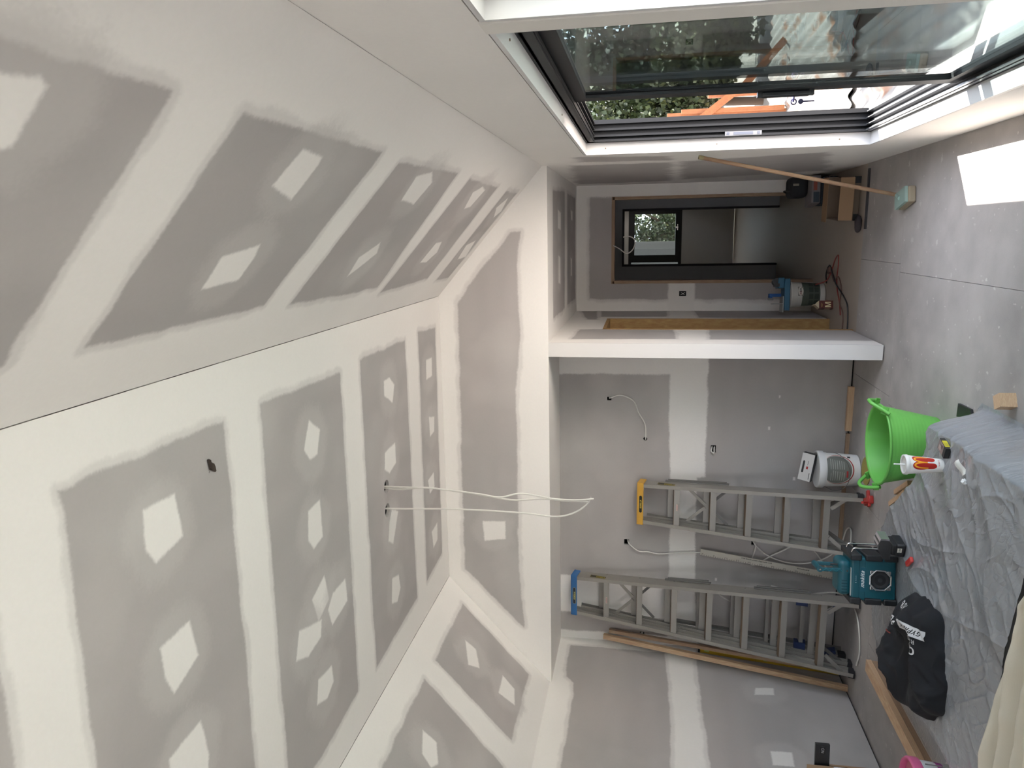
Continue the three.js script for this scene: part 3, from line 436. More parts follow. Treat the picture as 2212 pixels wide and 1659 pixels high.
  const sm = new THREE.Mesh(new THREE.BoxGeometry(0.20, 0.036, 0.002), lb); sm.name = 'stile_sticker'; sm.applyMatrix4(new THREE.Matrix4().makeBasis(V3(0, -Math.cos(lean), Math.sin(lean)), V3(0, Math.sin(lean), Math.cos(lean)).negate(), V3(1, 0, 0)).setPosition(P(wide(L - 0.24) + 0.0045, L - 0.24, 0.012))); t.add(sm);
  const tag2 = new THREE.Mesh(new THREE.BoxGeometry(0.06, 0.016, 0.002), new THREE.MeshPhysicalMaterial({ map: stickerTex(128, 32, '#c9c4bd', '#a03c34', 'WARNING', { field: '#c9c4bd' }), roughness: 0.6 })); tag2.name = 'warning_label';
  tag2.applyMatrix4(new THREE.Matrix4().makeRotationX(-lean - 0.2).setPosition(P(0, treads[0] - 0.025, 0.04))); t.add(tag2);
  return t;
}
const stY = new THREE.MeshPhysicalMaterial({ map: stickerTex(320, 60, '#1a1a16', '#e8cf5a', 'GORILLA', { field: '#d99a2c' }), roughness: 0.5 });
const stB = new THREE.MeshPhysicalMaterial({ map: stickerTex(320, 60, '#1a2438', '#e6df8a', 'GORILLA', { field: '#1f5aa0' }), roughness: 0.5 });
const lengthTo = (y, dz) => Math.hypot(y, dz);
{
  const lean = Math.atan2(0.41, 1.69), k = 1 / Math.cos(lean);
  ladder('step_ladder', 'aluminium step ladder with a yellow top leaning beside the white bucket', [-2.228, 0, -5.665], { L: 1.66 * k, wb: 0.475, wt: 0.345, dx: -0.03, lean, treads: [1.384, 1.096, 0.824, 0.543, 0.268].map((y) => y * k), cap: M(0.62, 0.34, 0.045, { roughness: 0.45 }), sticker: stY, spread: [[1.52, 1.0]] });
  const lb = Math.atan2(0.49, 2.25), kb = 1 / Math.cos(lb);
  ladder('step_ladder', 'tall aluminium step ladder with a blue top leaning in the corner', [-3.11, 0, -5.56], { L: 2.225 * kb, wb: 0.61, wt: 0.35, dx: -0.02, lean: lb, treads: [1.964, 1.678, 1.391, 1.109, 0.828, 0.545, 0.265].map((y) => y * kb), cap: M(0.035, 0.15, 0.38, { roughness: 0.45 }), sticker: stB, spread: [[1.5, 1.12], [0.78, 0.35]] });
  // smaller folded platform ladder behind the tall one
  const p = thing('platform_ladder', 'smaller folded aluminium ladder with dark blue corner brackets behind the blue-topped ladder', 'ladder', [-3.18, 0, -5.83]);
  const navy = M(0.012, 0.028, 0.10, { roughness: 0.5 }), ln = 0.16, Q = (x, s, z = 0) => V3(x, s * Math.cos(ln), -s * Math.sin(ln) + z);
  for (const s of [-1, 1]) { part('stile', bar(Q(s * 0.24, 0.02), Q(s * 0.2, 1.5), 0.022, 0.05), alu, p); part('stile', bar(Q(s * 0.215, 0.02, -0.06), Q(s * 0.18, 1.46, -0.06), 0.02, 0.04), aluDark, p); part('foot', bar(Q(s * 0.242, 0), Q(s * 0.24, 0.06), 0.045, 0.07), rubber, p); part('bracket', bar(Q(s * 0.2, 0.31), Q(s * 0.2, 0.40), 0.07, 0.062), navy, p); part('foot_bracket', bar(Q(s * 0.2, 0.08, 0.01), Q(s * 0.235, 0.2, 0.01), 0.03, 0.062), navy, p); }
  for (const s of [0.35, 0.62, 0.9, 1.18, 1.42]) part('rung', bar(Q(-0.21, s), Q(0.21, s), 0.03, 0.05, V3(0, 1, 0)), alu, p);
}
// ---------------------------------------------------------------- things along the recess wall
{
  solo('timber_batten', 'longer pine batten leaning into the left corner', 'batten', bar(V3(-3.628, 0.0, -5.70), V3(-3.585, 1.98, -6.14), 0.042, 0.035), pine, [0, 0, 0], 0, 'pine battens in the corner');
  solo('timber_batten', 'pine batten tucked just behind the longer one beside the yellow level', 'batten', bar(V3(-3.55, 0.0, -5.80), V3(-3.535, 1.93, -6.155), 0.03, 0.03), pineDull, [0, 0, 0], 0, 'pine battens in the corner');
  const lv = thing('spirit_level', 'long yellow spirit level leaning behind the tall ladder', 'level', [-3.585, 0, -5.95]);
  const a = V3(-0.03, 0.0, 0.04), b = V3(0.0, 1.15, -0.10), yl = M(0.55, 0.36, 0.02, { roughness: 0.45 });
  part('body', bar(a, b, 0.055, 0.022), yl, lv);
  const at = (s) => a.clone().lerp(b, s);
  for (const [s0, s1] of [[0.92, 0.955], [0.5, 0.53]]) part('vial', bar(at(s0), at(s1), 0.02, 0.026), M(0.45, 0.55, 0.2, { roughness: 0.2 }), lv); part('end_cap', bar(at(0.985), at(1.0), 0.057, 0.025), blackPlastic, lv); part('end_cap', bar(at(0.0), at(0.015), 0.057, 0.025), blackPlastic, lv);
  const ru = thing('straight_edge', 'white printed aluminium straight edge standing between the two ladders', 'ruler', [-2.79, 0, -6.1]);
  const tr = canvasTex(1024, 64, (g, w, h) => { g.fillStyle = '#c4beb2'; g.fillRect(0, 0, w, h); g.fillStyle = '#3a3630'; for (let i = 0; i < 60; i++) { const x = 12 + i * 17; g.fillRect(x, h - (i % 5 ? 12 : 22), 2, i % 5 ? 12 : 22); if (i % 5 === 0) { g.font = '15px sans-serif'; g.fillText(String(i), x + 3, h - 12); } } g.font = 'bold 17px sans-serif'; g.fillText('CSR Australian Gypsum Ltd', 300, 22); g.fillText('VictaBoard', 700, 24); });
  const rg = new THREE.BoxGeometry(1.16, 0.055, 0.006), ax = V3(-0.115, -1, 0.06).normalize(), az = V3(0, 0.06, 1).normalize();
  const ay = az.clone().cross(ax); const rm = part('blade', rg.applyMatrix4(new THREE.Matrix4().makeBasis(ax, ay, ax.clone().cross(ay)).setPosition(V3(0.01, 0.576, 0.0))), new THREE.MeshPhysicalMaterial({ map: tr, roughness: 0.5 }), ru);
  solo('timber_offcut', 'short pine offcut standing along the foot of the recess wall', 'offcut', mg([bb(-1.60, -1.235, 0, 0.045, -6.165, -6.13)]), pine);
  solo('skirting_strip', 'thin timber strip on the floor under the white bucket along the recess wall', 'strip', bb(-2.75, -1.63, 0, 0.03, -6.18, -6.165), pineDull);
  // bucket of compound
  const b1 = thing('compound_bucket', 'white plastic compound bucket with a grey and red label under a tilted box', 'bucket', [-1.855, 0, -5.90]);
  part('body', lathe([[0, 0.002], [0.118, 0.0], [0.122, 0.01], [0.136, 0.27], [0.14, 0.275], [0.14, 0.29], [0.136, 0.295]]), whitePlastic, b1);
  part('lid', lathe([[0.1365, 0.262], [0.146, 0.262], [0.147, 0.30], [0.142, 0.308], [0.13, 0.308], [0.128, 0.30], [0, 0.30]]), M(0.68, 0.69, 0.69, { roughness: 0.4 }), b1);
  const bt = canvasTex(512, 320, (g, w, h) => { g.fillStyle = '#dedcd8'; g.fillRect(0, 0, w, h); g.fillStyle = '#9c2b2a'; g.beginPath(); g.ellipse(w / 2, h * 0.42, w * 0.47, h * 0.56, 0, 0, 7); g.fill(); g.fillStyle = '#cfcfca'; g.beginPath(); g.ellipse(w / 2, h * 0.40, w * 0.45, h * 0.54, 0, 0, 7); g.fill(); g.fillStyle = '#6d716b'; g.beginPath(); g.ellipse(w / 2, h * 0.38, w * 0.43, h * 0.52, 0, 0, 7); g.fill(); g.fillStyle = '#b9bcb4'; for (let i = 0; i < 14; i++) g.fillRect(90 + (i % 2) * 170, 40 + Math.floor(i / 2) * 26, 120 + (i * 37 % 40), 4); g.fillStyle = '#a33'; g.fillRect(140, 225, 100, 20); g.fillStyle = '#333'; g.fillRect(w - 60, h - 70, 34, 34); });
  part('label', new THREE.CylinderGeometry(0.1365, 0.126, 0.20, 32, 1, true, -0.75, 2.1).translate(0, 0.15, 0), new THREE.MeshPhysicalMaterial({ map: bt, roughness: 0.5 }), b1);
  part('handle', tube([[0.14, 0.24, 0], [0.15, 0.17, 0.07], [0.10, 0.11, 0.12], [0, 0.09, 0.148], [-0.10, 0.11, 0.12], [-0.15, 0.17, 0.07], [-0.14, 0.24, 0]], 0.0025), aluDark, b1);
  const bxx = thing('carton', 'white printed carton with a slot handle balanced tilted on the white bucket', 'box', [-1.855, 0.309, -5.89], 0.15);
  const ct = canvasTex(256, 160, (g, w, h) => { g.fillStyle = '#c9c7c4'; g.fillRect(0, 0, w, h); g.fillStyle = '#2b2b2b'; g.beginPath(); g.roundRect(70, 26, 116, 26, 12); g.fill(); g.fillStyle = '#a02a2a'; g.fillRect(112, 80, 24, 24); g.fillStyle = '#3c3c3c'; g.fillRect(20, 130, 60, 8); g.fillRect(150, 90, 40, 5); });
  const cm = new THREE.Matrix4().makeRotationX(-0.5).multiply(new THREE.Matrix4().makeRotationZ(-0.18));
  part('body', rb(0.225, 0.10, 0.06, 0.006, 0.0, 0.068, -0.01).applyMatrix4(cm), blackPlastic, bxx); part('printed_face', bx(0.22, 0.095, 0.004, 0, 0.068, 0.021).applyMatrix4(cm), new THREE.MeshPhysicalMaterial({ map: ct, roughness: 0.6 }), bxx);
  solo('sanding_disc', 'round mustard yellow sanding disc lying on the floor behind the green tub', 'disc', new THREE.CylinderGeometry(0.105, 0.105, 0.006, 40), M(0.42, 0.36, 0.10, { roughness: 0.95 }), [-1.785, 0.0035, -5.665]);
  solo('red_clamp', 'red plastic clamp on the floor by the yellow-topped ladder foot', 'clamp', mg([rb(0.06, 0.035, 0.14, 0.01, 0, 0.018, 0), rb(0.12, 0.02, 0.04, 0.006, 0.01, 0.03, 0.04), rod(V3(-0.02, 0.03, 0.04), V3(-0.03, 0.09, 0.10), 0.01)]), redPlastic, [-1.96, 0, -5.5], 0.5);
}
// ---------------------------------------------------------------- loose electrical cables
{
  const cab = (label, pts, r = 0.0055, mat = cableWhite, seg = 80) => solo('cable', label, 'cable', tube(pts, r, seg), mat);
  cab('white ceiling cable from the right hole that hangs straightest', [[-1.507, 3.3, -4.126], [-1.505, 3.15, -4.12], [-1.50, 2.93, -4.11], [-1.525, 2.62, -4.11], [-1.535, 2.5, -4.10], [-1.51, 2.38, -4.11], [-1.535, 2.16, -4.11], [-1.53, 2.02, -4.10], [-1.519, 1.94, -4.10]]);
  cab('white ceiling cable from the right hole with the wavy middle', [[-1.515, 3.3, -4.126], [-1.522, 3.12, -4.13], [-1.505, 2.98, -4.13], [-1.53, 2.7, -4.135], [-1.56, 2.42, -4.13], [-1.545, 2.26, -4.13], [-1.545, 2.1, -4.115], [-1.537, 1.97, -4.10]]);
  cab('white ceiling cable from the left hole looping up at its end', [[-1.652, 3.3, -4.119], [-1.645, 3.1, -4.12], [-1.627, 2.74, -4.11], [-1.632, 2.36, -4.11], [-1.642, 2.14, -4.11], [-1.60, 2.03, -4.11], [-1.555, 1.98, -4.11], [-1.512, 1.955, -4.105]]);
  cab('white cable arching between two holes high on the recess wall', [[-1.382, 1.948, -6.23], [-1.372, 1.94, -6.17], [-1.345, 1.86, -6.165], [-1.39, 1.745, -6.165], [-1.49, 1.70, -6.165], [-1.59, 1.645, -6.165], [-1.69, 1.635, -6.165], [-1.73, 1.636, -6.175], [-1.729, 1.638, -6.23]]);
  cab('white cable loop tucked in the square cut-out by the joint band', [[-1.785, 1.06, -6.21], [-1.79, 1.065, -6.175], [-1.83, 1.068, -6.165], [-1.815, 1.088, -6.165], [-1.79, 1.085, -6.175], [-1.785, 1.08, -6.21]], 0.006);
  cab('white cable drooping from the square hole to the straight edge', [[-2.675, 1.778, -6.23], [-2.69, 1.765, -6.175], [-2.753, 1.68, -6.165], [-2.755, 1.6, -6.165], [-2.768, 1.51, -6.165], [-2.745, 1.32, -6.165], [-2.728, 1.17, -6.15], [-2.73, 1.12, -6.165]]);
  cab('white cable curling down from the low hole behind the yellow-topped ladder', [[-2.62, 0.708, -6.23], [-2.63, 0.70, -6.17], [-2.72, 0.60, -6.16], [-2.78, 0.40, -6.15], [-2.74, 0.18, -6.14], [-2.6, 0.04, -6.10], [-2.4, 0.012, -6.02], [-2.35, 0.012, -5.9], [-2.5, 0.012, -5.88]], 0.006);
  cab('second white cable crossing the curl behind the yellow-topped ladder', [[-2.615, 0.712, -6.23], [-2.64, 0.69, -6.165], [-2.82, 0.72, -6.16], [-2.70, 0.52, -6.155], [-2.60, 0.3, -6.15], [-2.82, 0.10, -6.14], [-2.95, 0.03, -6.05], [-2.9, 0.012, -5.9], [-2.7, 0.012, -5.85]], 0.006);
  cab('grey-white cable lying in a loop at the foot of the tall ladder', [[-3.0, 0.55, -6.16], [-3.05, 0.3, -6.14], [-3.0, 0.05, -6.1], [-2.9, 0.010, -5.75], [-2.95, 0.010, -5.55], [-3.15, 0.010, -5.45], [-3.3, 0.010, -5.5]], 0.006);
  cab('short cable end with a red tip behind the tall ladder', [[-3.05, 1.02, -6.19], [-3.06, 1.01, -6.15], [-3.12, 0.96, -6.14], [-3.16, 0.88, -6.13]], 0.006);
  cab('cable stub in the small round hole in the corner', [[-3.55, 1.63, -6.23], [-3.556, 1.635, -6.18], [-3.565, 1.645, -6.17], [-3.56, 1.64, -6.23]], 0.006);
  cab('white cable hooped over the hall doorway head', [[-0.12, 1.99, -DE + 0.02], [-0.15, 1.93, -DE + 0.06], [-0.20, 1.85, -DE + 0.08], [-0.16, 1.79, -DE + 0.08], [-0.07, 1.77, -DE + 0.07], [-0.03, 1.82, -DE + 0.06], [-0.035, 1.89, -DE + 0.05]], 0.006);
  const o = thing('cutout_plate', 'black plate on the joint band painting the dark of a cut-out beside the hall doorway', 'socket', [-0.62, 1.24, -DE]);  // flat dark plate painted in for the shade of a socket hole
  part('box', mg([bb(-0.025, 0.025, 0, 0.07, 0.001, 0.006)]), dark, o); part('wires', mg([tube([[-0.012, 0.015, 0.005], [0, 0.035, 0.02], [0.012, 0.05, 0.005]], 0.003, 20), tube([[0.012, 0.012, 0.005], [0, 0.03, 0.018], [-0.012, 0.055, 0.005]], 0.003, 20)]), cableWhite, o);
}

// ---------------------------------------------------------------- plastic covered stack in the middle of the floor
const zBack = curve([[-0.78, -3.85], [-0.95, -4.0], [-1.1, -4.02], [-1.35, -4.2], [-1.65, -4.65], [-1.9, -4.95], [-2.3, -5.2], [-2.65, -5.28], [-3.0, -5.05]]);
const zTop = curve([[-0.78, -3.75], [-0.95, -3.9], [-1.1, -3.92], [-1.35, -4.08], [-1.65, -4.42], [-1.9, -4.52], [-2.3, -4.45], [-2.75, -4.2]]);
const zFront = curve([[-0.74, -2.3], [-1.12, -2.3], [-1.22, -2.6], [-1.30, -2.86], [-1.5, -2.89], [-1.75, -2.94], [-2.07, -2.99], [-2.4, -3.02], [-3.0, -3.25]]);
const sheetH = (x, z) => {
  const e = 0.04 * (fbm(x * 3 + 5, z * 3, 2) - 0.5);
  const k = sstep(-0.875, -0.985, x + e * 0.6) * sstep(-2.72, -2.42, x + e) * sstep(zBack(x), zTop(x), z + e);
  const wx = x + 0.05 * fbm(x * 3, z * 3 + 9, 2), wz = z + 0.05 * fbm(x * 3 + 7, z * 3, 2), mk = sstep(0.35, 0.65, noise(x * 3.1 + 20, z * 3.1)), mk2 = 1 - mk * 0.8;
  const line = (u, v, p) => Math.pow(1 - Math.abs(2 * noise(u, v) - 1), p); // thin creases where the film was folded
  const dir = (a, f, s, o) => [(wx * Math.cos(a) + wz * Math.sin(a)) * f + o, (wz * Math.cos(a) - wx * Math.sin(a)) * f * s + o];
  const r1 = line(...dir(0.5, 2.2, 0.5, 3), 6), r2 = mk * line(...dir(-0.3, 7, 0.35, 5), 5) + mk2 * line(...dir(1.0, 8, 0.3, 9), 5), r3 = 0.5 + mk2 * line(...dir(-0.7, 19, 0.4, 2), 4) + mk * line(...dir(0.6, 22, 0.4, 7), 4);
  return 0.004 + 0.232 * k + (0.012 * r1 + 0.0065 * r2 + 0.0045 * (r3 - 0.5)) * (0.35 + 0.65 * k) + 0.014 * (fbm(x * 4, z * 4, 2) - 0.4) * k;
};
function sheetMesh(nx, nz, xs, z0, z1, hf) {
  const pos = [], uv = [], idx = [];
  for (let j = 0; j <= nz; j++) for (let i = 0; i <= nx; i++) { const x = lerp(xs[0], xs[1], i / nx), z = lerp(z0(x), z1(x), j / nz); pos.push(x, Math.max(0.004, hf(x, z)), z); uv.push(x, z); }
  for (let j = 0; j < nz; j++) for (let i = 0; i < nx; i++) { const q = j * (nx + 1) + i; idx.push(q, q + nx + 1, q + 1, q + 1, q + nx + 1, q + nx + 2); }
  const g = new THREE.BufferGeometry(); g.setAttribute('position', new THREE.Float32BufferAttribute(pos, 3)); g.setAttribute('uv', new THREE.Float32BufferAttribute(uv, 2)); g.setIndex(idx); g.computeVertexNormals(); return g;
}
const crinkle = (() => { const S = 512, d = new Float32Array(S * S * 4); for (let y = 0; y < S; y++) for (let x = 0; x < S; x++) { const u = x / S, v = y / S, f = (a, b) => { const w = fbm(a * 6, b * 6, 2); const L = (p, q) => Math.pow(1 - Math.abs(2 * noise(p, q) - 1), 9); return 0.4 * L(a * 8 + w * 2, b * 4 + w) + 0.3 * L(a * 16 - b * 9 + w * 2, b * 14 + a * 6) + 0.3 * L(a * 7 + b * 22 + w * 3, b * 9 - a * 20); }; const e = sstep(0.85, 1, u), g = sstep(0.85, 1, v), k = lerp(lerp(f(u, v), f(u - 1, v), e), lerp(f(u, v - 1), f(u - 1, v - 1), e), g); const o = (y * S + x) * 4; d[o] = d[o + 1] = d[o + 2] = clamp(k); d[o + 3] = 1; } const t = new THREE.DataTexture(d, S, S, THREE.RGBAFormat, THREE.FloatType); t.magFilter = THREE.LinearFilter; t.wrapS = t.wrapT = THREE.RepeatWrapping; t.repeat.set(0.9, 1.4); t.rotation = 0.5; t.needsUpdate = true; return t; })();
{
  const st = thing('board_stack', 'stack of boards hidden under the grey plastic sheet', 'stack');
  const plan = [[-0.99, -3.78], [-1.12, -3.82], [-1.36, -3.98], [-1.66, -4.3], [-1.92, -4.4], [-2.36, -4.2], [-2.38, -3.12], [-1.34, -3.0], [-1.2, -2.92], [-0.99, -2.9]];
  for (let k = 0; k < 3; k++) part('board', slab({ O: [0, 0.069 * (k + 1), 0], U: [1, 0, 0], V: [0, 0, -1], pts: plan.map(([x, z]) => [x + k * 0.004, -z + k * 0.003]), t: 0.066 }), M(0.15, 0.15, 0.15, { roughness: 0.9 }), st);
  solo('plastic_sheet', 'wrinkled translucent grey plastic sheet draped over the low stack', 'plastic sheet', sheetMesh(460, 460, [-0.86, -2.97], zBack, zFront, sheetH), M(0.47, 0.49, 0.525, { roughness: 0.28, transmission: 0.36, clearcoat: 1, clearcoatRoughness: 0.16, thickness: 0, side: THREE.DoubleSide, ior: 1.5, bumpMap: crinkle, bumpScale: 0.005 }));
  // cloth in the foreground
  const cb = curve([[-1.0, -2.42], [-1.12, -2.62], [-1.25, -2.72], [-1.5, -2.77], [-1.76, -2.81], [-1.95, -2.83], [-2.25, -2.78], [-2.6, -2.6]]);
  const ch = (x, z) => { const t = sstep(cb(x), cb(x) + 0.16, z), f = Math.sin((z - cb(x)) * 42 + 5 * fbm(x * 1.6, z * 1.6, 2) + x * 3); return 0.12 + 0.27 * Math.sqrt(t) + 0.07 * sstep(-2.5, -2.2, z) + 0.022 * f * (0.4 + t) + 0.03 * (fbm(x * 5, z * 5, 3) - 0.5); };
  const cw = canvasTex(64, 64, (g) => { g.fillStyle = '#e0d8c8'; g.fillRect(0, 0, 64, 64); g.fillStyle = 'rgba(150,138,115,0.16)'; for (let i = 0; i < 32; i++) { g.fillRect(i * 2, 0, 1, 64); g.fillRect(0, i * 2, 64, 1); } }); cw.wrapS = cw.wrapT = THREE.RepeatWrapping; cw.repeat.set(20, 20);
  const dc = thing('drop_cloth', 'cream canvas drop cloth bunched in the near corner', 'cloth');
  part('canvas', sheetMesh(170, 150, [-1.0, -2.6], cb, () => -1.9, ch), new THREE.MeshPhysicalMaterial({ map: cw, roughness: 0.95, side: THREE.DoubleSide }), dc);
  part('cloth_bundle', rb(1.1, 0.28, 0.5, 0.06, -1.85, 0.14, -2.27), M(0.03, 0.03, 0.03), dc);  // dark block added under the canvas to hold it up, out of sight
}
const topY = (x, z) => sheetH(x, z);
// ---------------------------------------------------------------- green tub
{
  const t = thing('flexible_tub', 'bright green flexible tub with two loop handles standing behind the plastic stack', 'tub', [-1.235, 0, -4.45], -0.12);
  const lime = M(0.14, 0.45, 0.085, { roughness: 0.42 });
  const out = []; for (let i = 0; i <= 60; i++) { const s = i / 60; out.push([lerp(0.165, 0.228, s) + 0.0004 * Math.sin(s * 60 / 2 * Math.PI), 0.3 * s]); }
  part('body', lathe([[0.0, 0.0], [0.155, 0.0], ...out, [0.238, 0.303], [0.238, 0.312], [0.230, 0.314], [0.222, 0.306], ...out.filter((_, i) => i % 4 === 0).reverse().map(([r, y]) => [r - 0.006, Math.max(0.008, y)]), [0.0, 0.008]], 72), lime, t);
  for (const s of [-1, 1]) {
    const h = part('handle', tube([[s * 0.225, 0.30, 0.105], [s * 0.245, 0.335, 0.075], [s * 0.262, 0.375, 0.03], [s * 0.265, 0.38, 0], [s * 0.262, 0.375, -0.03], [s * 0.245, 0.335, -0.075], [s * 0.225, 0.30, -0.105]], 0.011, 50), lime, t);
    for (const e of [-1, 1]) part('handle_web', bar(V3(s * 0.232, 0.305, e * 0.085), V3(s * 0.24, 0.33, e * 0.07), 0.008, 0.045, V3(0, 0, 1)), lime, h);
  }
}
// ---------------------------------------------------------------- drink cup, packs and scraps on the plastic
{
  const x = -1.125, z = -3.70, y = topY(x, z) - 0.004;
  const c = thing('paper_cup', 'tall white paper cup with red and yellow print and a straw', 'cup', [x, y, z], -0.98);
  const tex = canvasTex(1024, 512, (g, w, h) => {
    g.fillStyle = '#e9e7e4'; g.fillRect(0, 0, w, h);
    for (const k of [0, 0.5]) {
      const o = w * (k + 0.25), a = (x) => o + x;
      g.fillStyle = '#b3231b'; g.beginPath(); g.ellipse(a(-62), 175, 84, 125, 0, 0, 7); g.ellipse(a(78), 175, 84, 125, 0, 0, 7); g.fill(); g.beginPath(); g.roundRect(a(-130), 160, 122, 230, 55); g.fill(); g.beginPath(); g.roundRect(a(22), 160, 128, 210, 55); g.fill();
      g.strokeStyle = '#f0a522'; g.lineWidth = 26; g.lineCap = 'butt'; g.beginPath(); g.moveTo(a(-112), 270); g.bezierCurveTo(a(-112), 20, a(4), 20, a(4), 262); g.bezierCurveTo(a(4), 20, a(126), 20, a(126), 270); g.stroke();
      g.fillStyle = '#b3231b'; g.font = 'bold 30px sans-serif'; g.textAlign = 'center'; g.fillText("i'm lovin' it", a(8), 432);
    }
  });
  part('body', new THREE.CylinderGeometry(0.046, 0.031, 0.165, 48, 1, true).translate(0, 0.0825, 0), new THREE.MeshPhysicalMaterial({ map: tex, roughness: 0.45, side: THREE.DoubleSide }), c);
  part('base', cyl(0.031, 0.031, 0.004, 0, 0.004, 0), M(0.7, 0.7, 0.68), c);
  part('lid', lathe([[0.0, 0.172], [0.038, 0.170], [0.040, 0.178], [0.048, 0.178], [0.0495, 0.164], [0.0475, 0.160]]), M(0.75, 0.74, 0.72, { roughness: 0.3 }), c);
  part('straw', rod(V3(0, 0.165, 0), V3(0.002, 0.222, 0.0), 0.0036), M(0.8, 0.79, 0.78), c);
  const px = -1.03, pz = -3.67, p = thing('cigarette_pack', 'small black pack with a yellow warning panel beside the paper cup', 'pack', [px, topY(px, pz), pz], -0.35);
  part('body', rb(0.058, 0.024, 0.088, 0.002, 0, 0.014, 0), M(0.022, 0.022, 0.024, { roughness: 0.35 }), p);
  part('side_panel', bx(0.002, 0.021, 0.05, 0.0292, 0.014, 0.004), new THREE.MeshPhysicalMaterial({ map: canvasTex(128, 64, (g) => { g.fillStyle = '#c9bd2c'; g.fillRect(0, 0, 128, 64); g.fillStyle = '#3a3814'; for (let i = 0; i < 6; i++) g.fillRect(10, 8 + i * 9, 90 - (i * 23 % 40), 3); }), roughness: 0.5 }), p);
  part('picture_panel', bx(0.05, 0.002, 0.06, 0, 0.0262, -0.008), new THREE.MeshPhysicalMaterial({ map: canvasTex(64, 64, (g) => { g.fillStyle = '#8d7b78'; g.fillRect(0, 0, 64, 64); g.fillStyle = '#b9a6a0'; g.fillRect(8, 10, 30, 26); g.fillStyle = '#5d4b4a'; g.fillRect(30, 34, 26, 20); }), roughness: 0.4 }), p);
  const sx = -1.06, sz = -3.46, sg = new THREE.PlaneGeometry(0.07, 0.03, 10, 4); { const q = sg.attributes.position; for (let i = 0; i < q.count; i++) q.setZ(i, 0.012 * Math.sin(q.getX(i) * 60) + 0.006 * Math.cos(q.getY(i) * 90)); sg.computeVertexNormals(); sg.rotateX(-1.2); }
  solo('paper_scrap', 'curled white paper scrap on the plastic in front of the cup', 'paper', sg, M(0.7, 0.68, 0.64, { side: THREE.DoubleSide }), [sx, topY(sx, sz) + 0.017, sz], 0.9);
  const tg = new THREE.IcosahedronGeometry(0.013, 1); { const q = tg.attributes.position; for (let i = 0; i < q.count; i++) { const k = 0.7 + 0.6 * hash(Math.round(q.getX(i) * 4000), Math.round(q.getY(i) * 4000 + q.getZ(i) * 3000)); q.setXYZ(i, q.getX(i) * k, q.getY(i) * k, q.getZ(i) * k); } tg.computeVertexNormals(); }
  solo('tissue_ball', 'tiny crumpled white tissue beside the paper scrap', 'tissue', tg, M(0.8, 0.8, 0.8), [-1.11, topY(-1.11, -3.42) + 0.008, -3.42]);
  const lx = -1.73, lz = -3.93, l = thing('cigarette_lighter', 'red plastic lighter lying on the plastic near the radio', 'lighter', [lx, topY(lx, lz) + 0.010, lz], 0.75);
  part('body', rb(0.03, 0.018, 0.085, 0.007, 0, 0.009, 0), M(0.55, 0.045, 0.04, { roughness: 0.25 }), l); part('head', rb(0.022, 0.014, 0.016, 0.004, 0, 0.008, -0.05), aluDark, l);
}
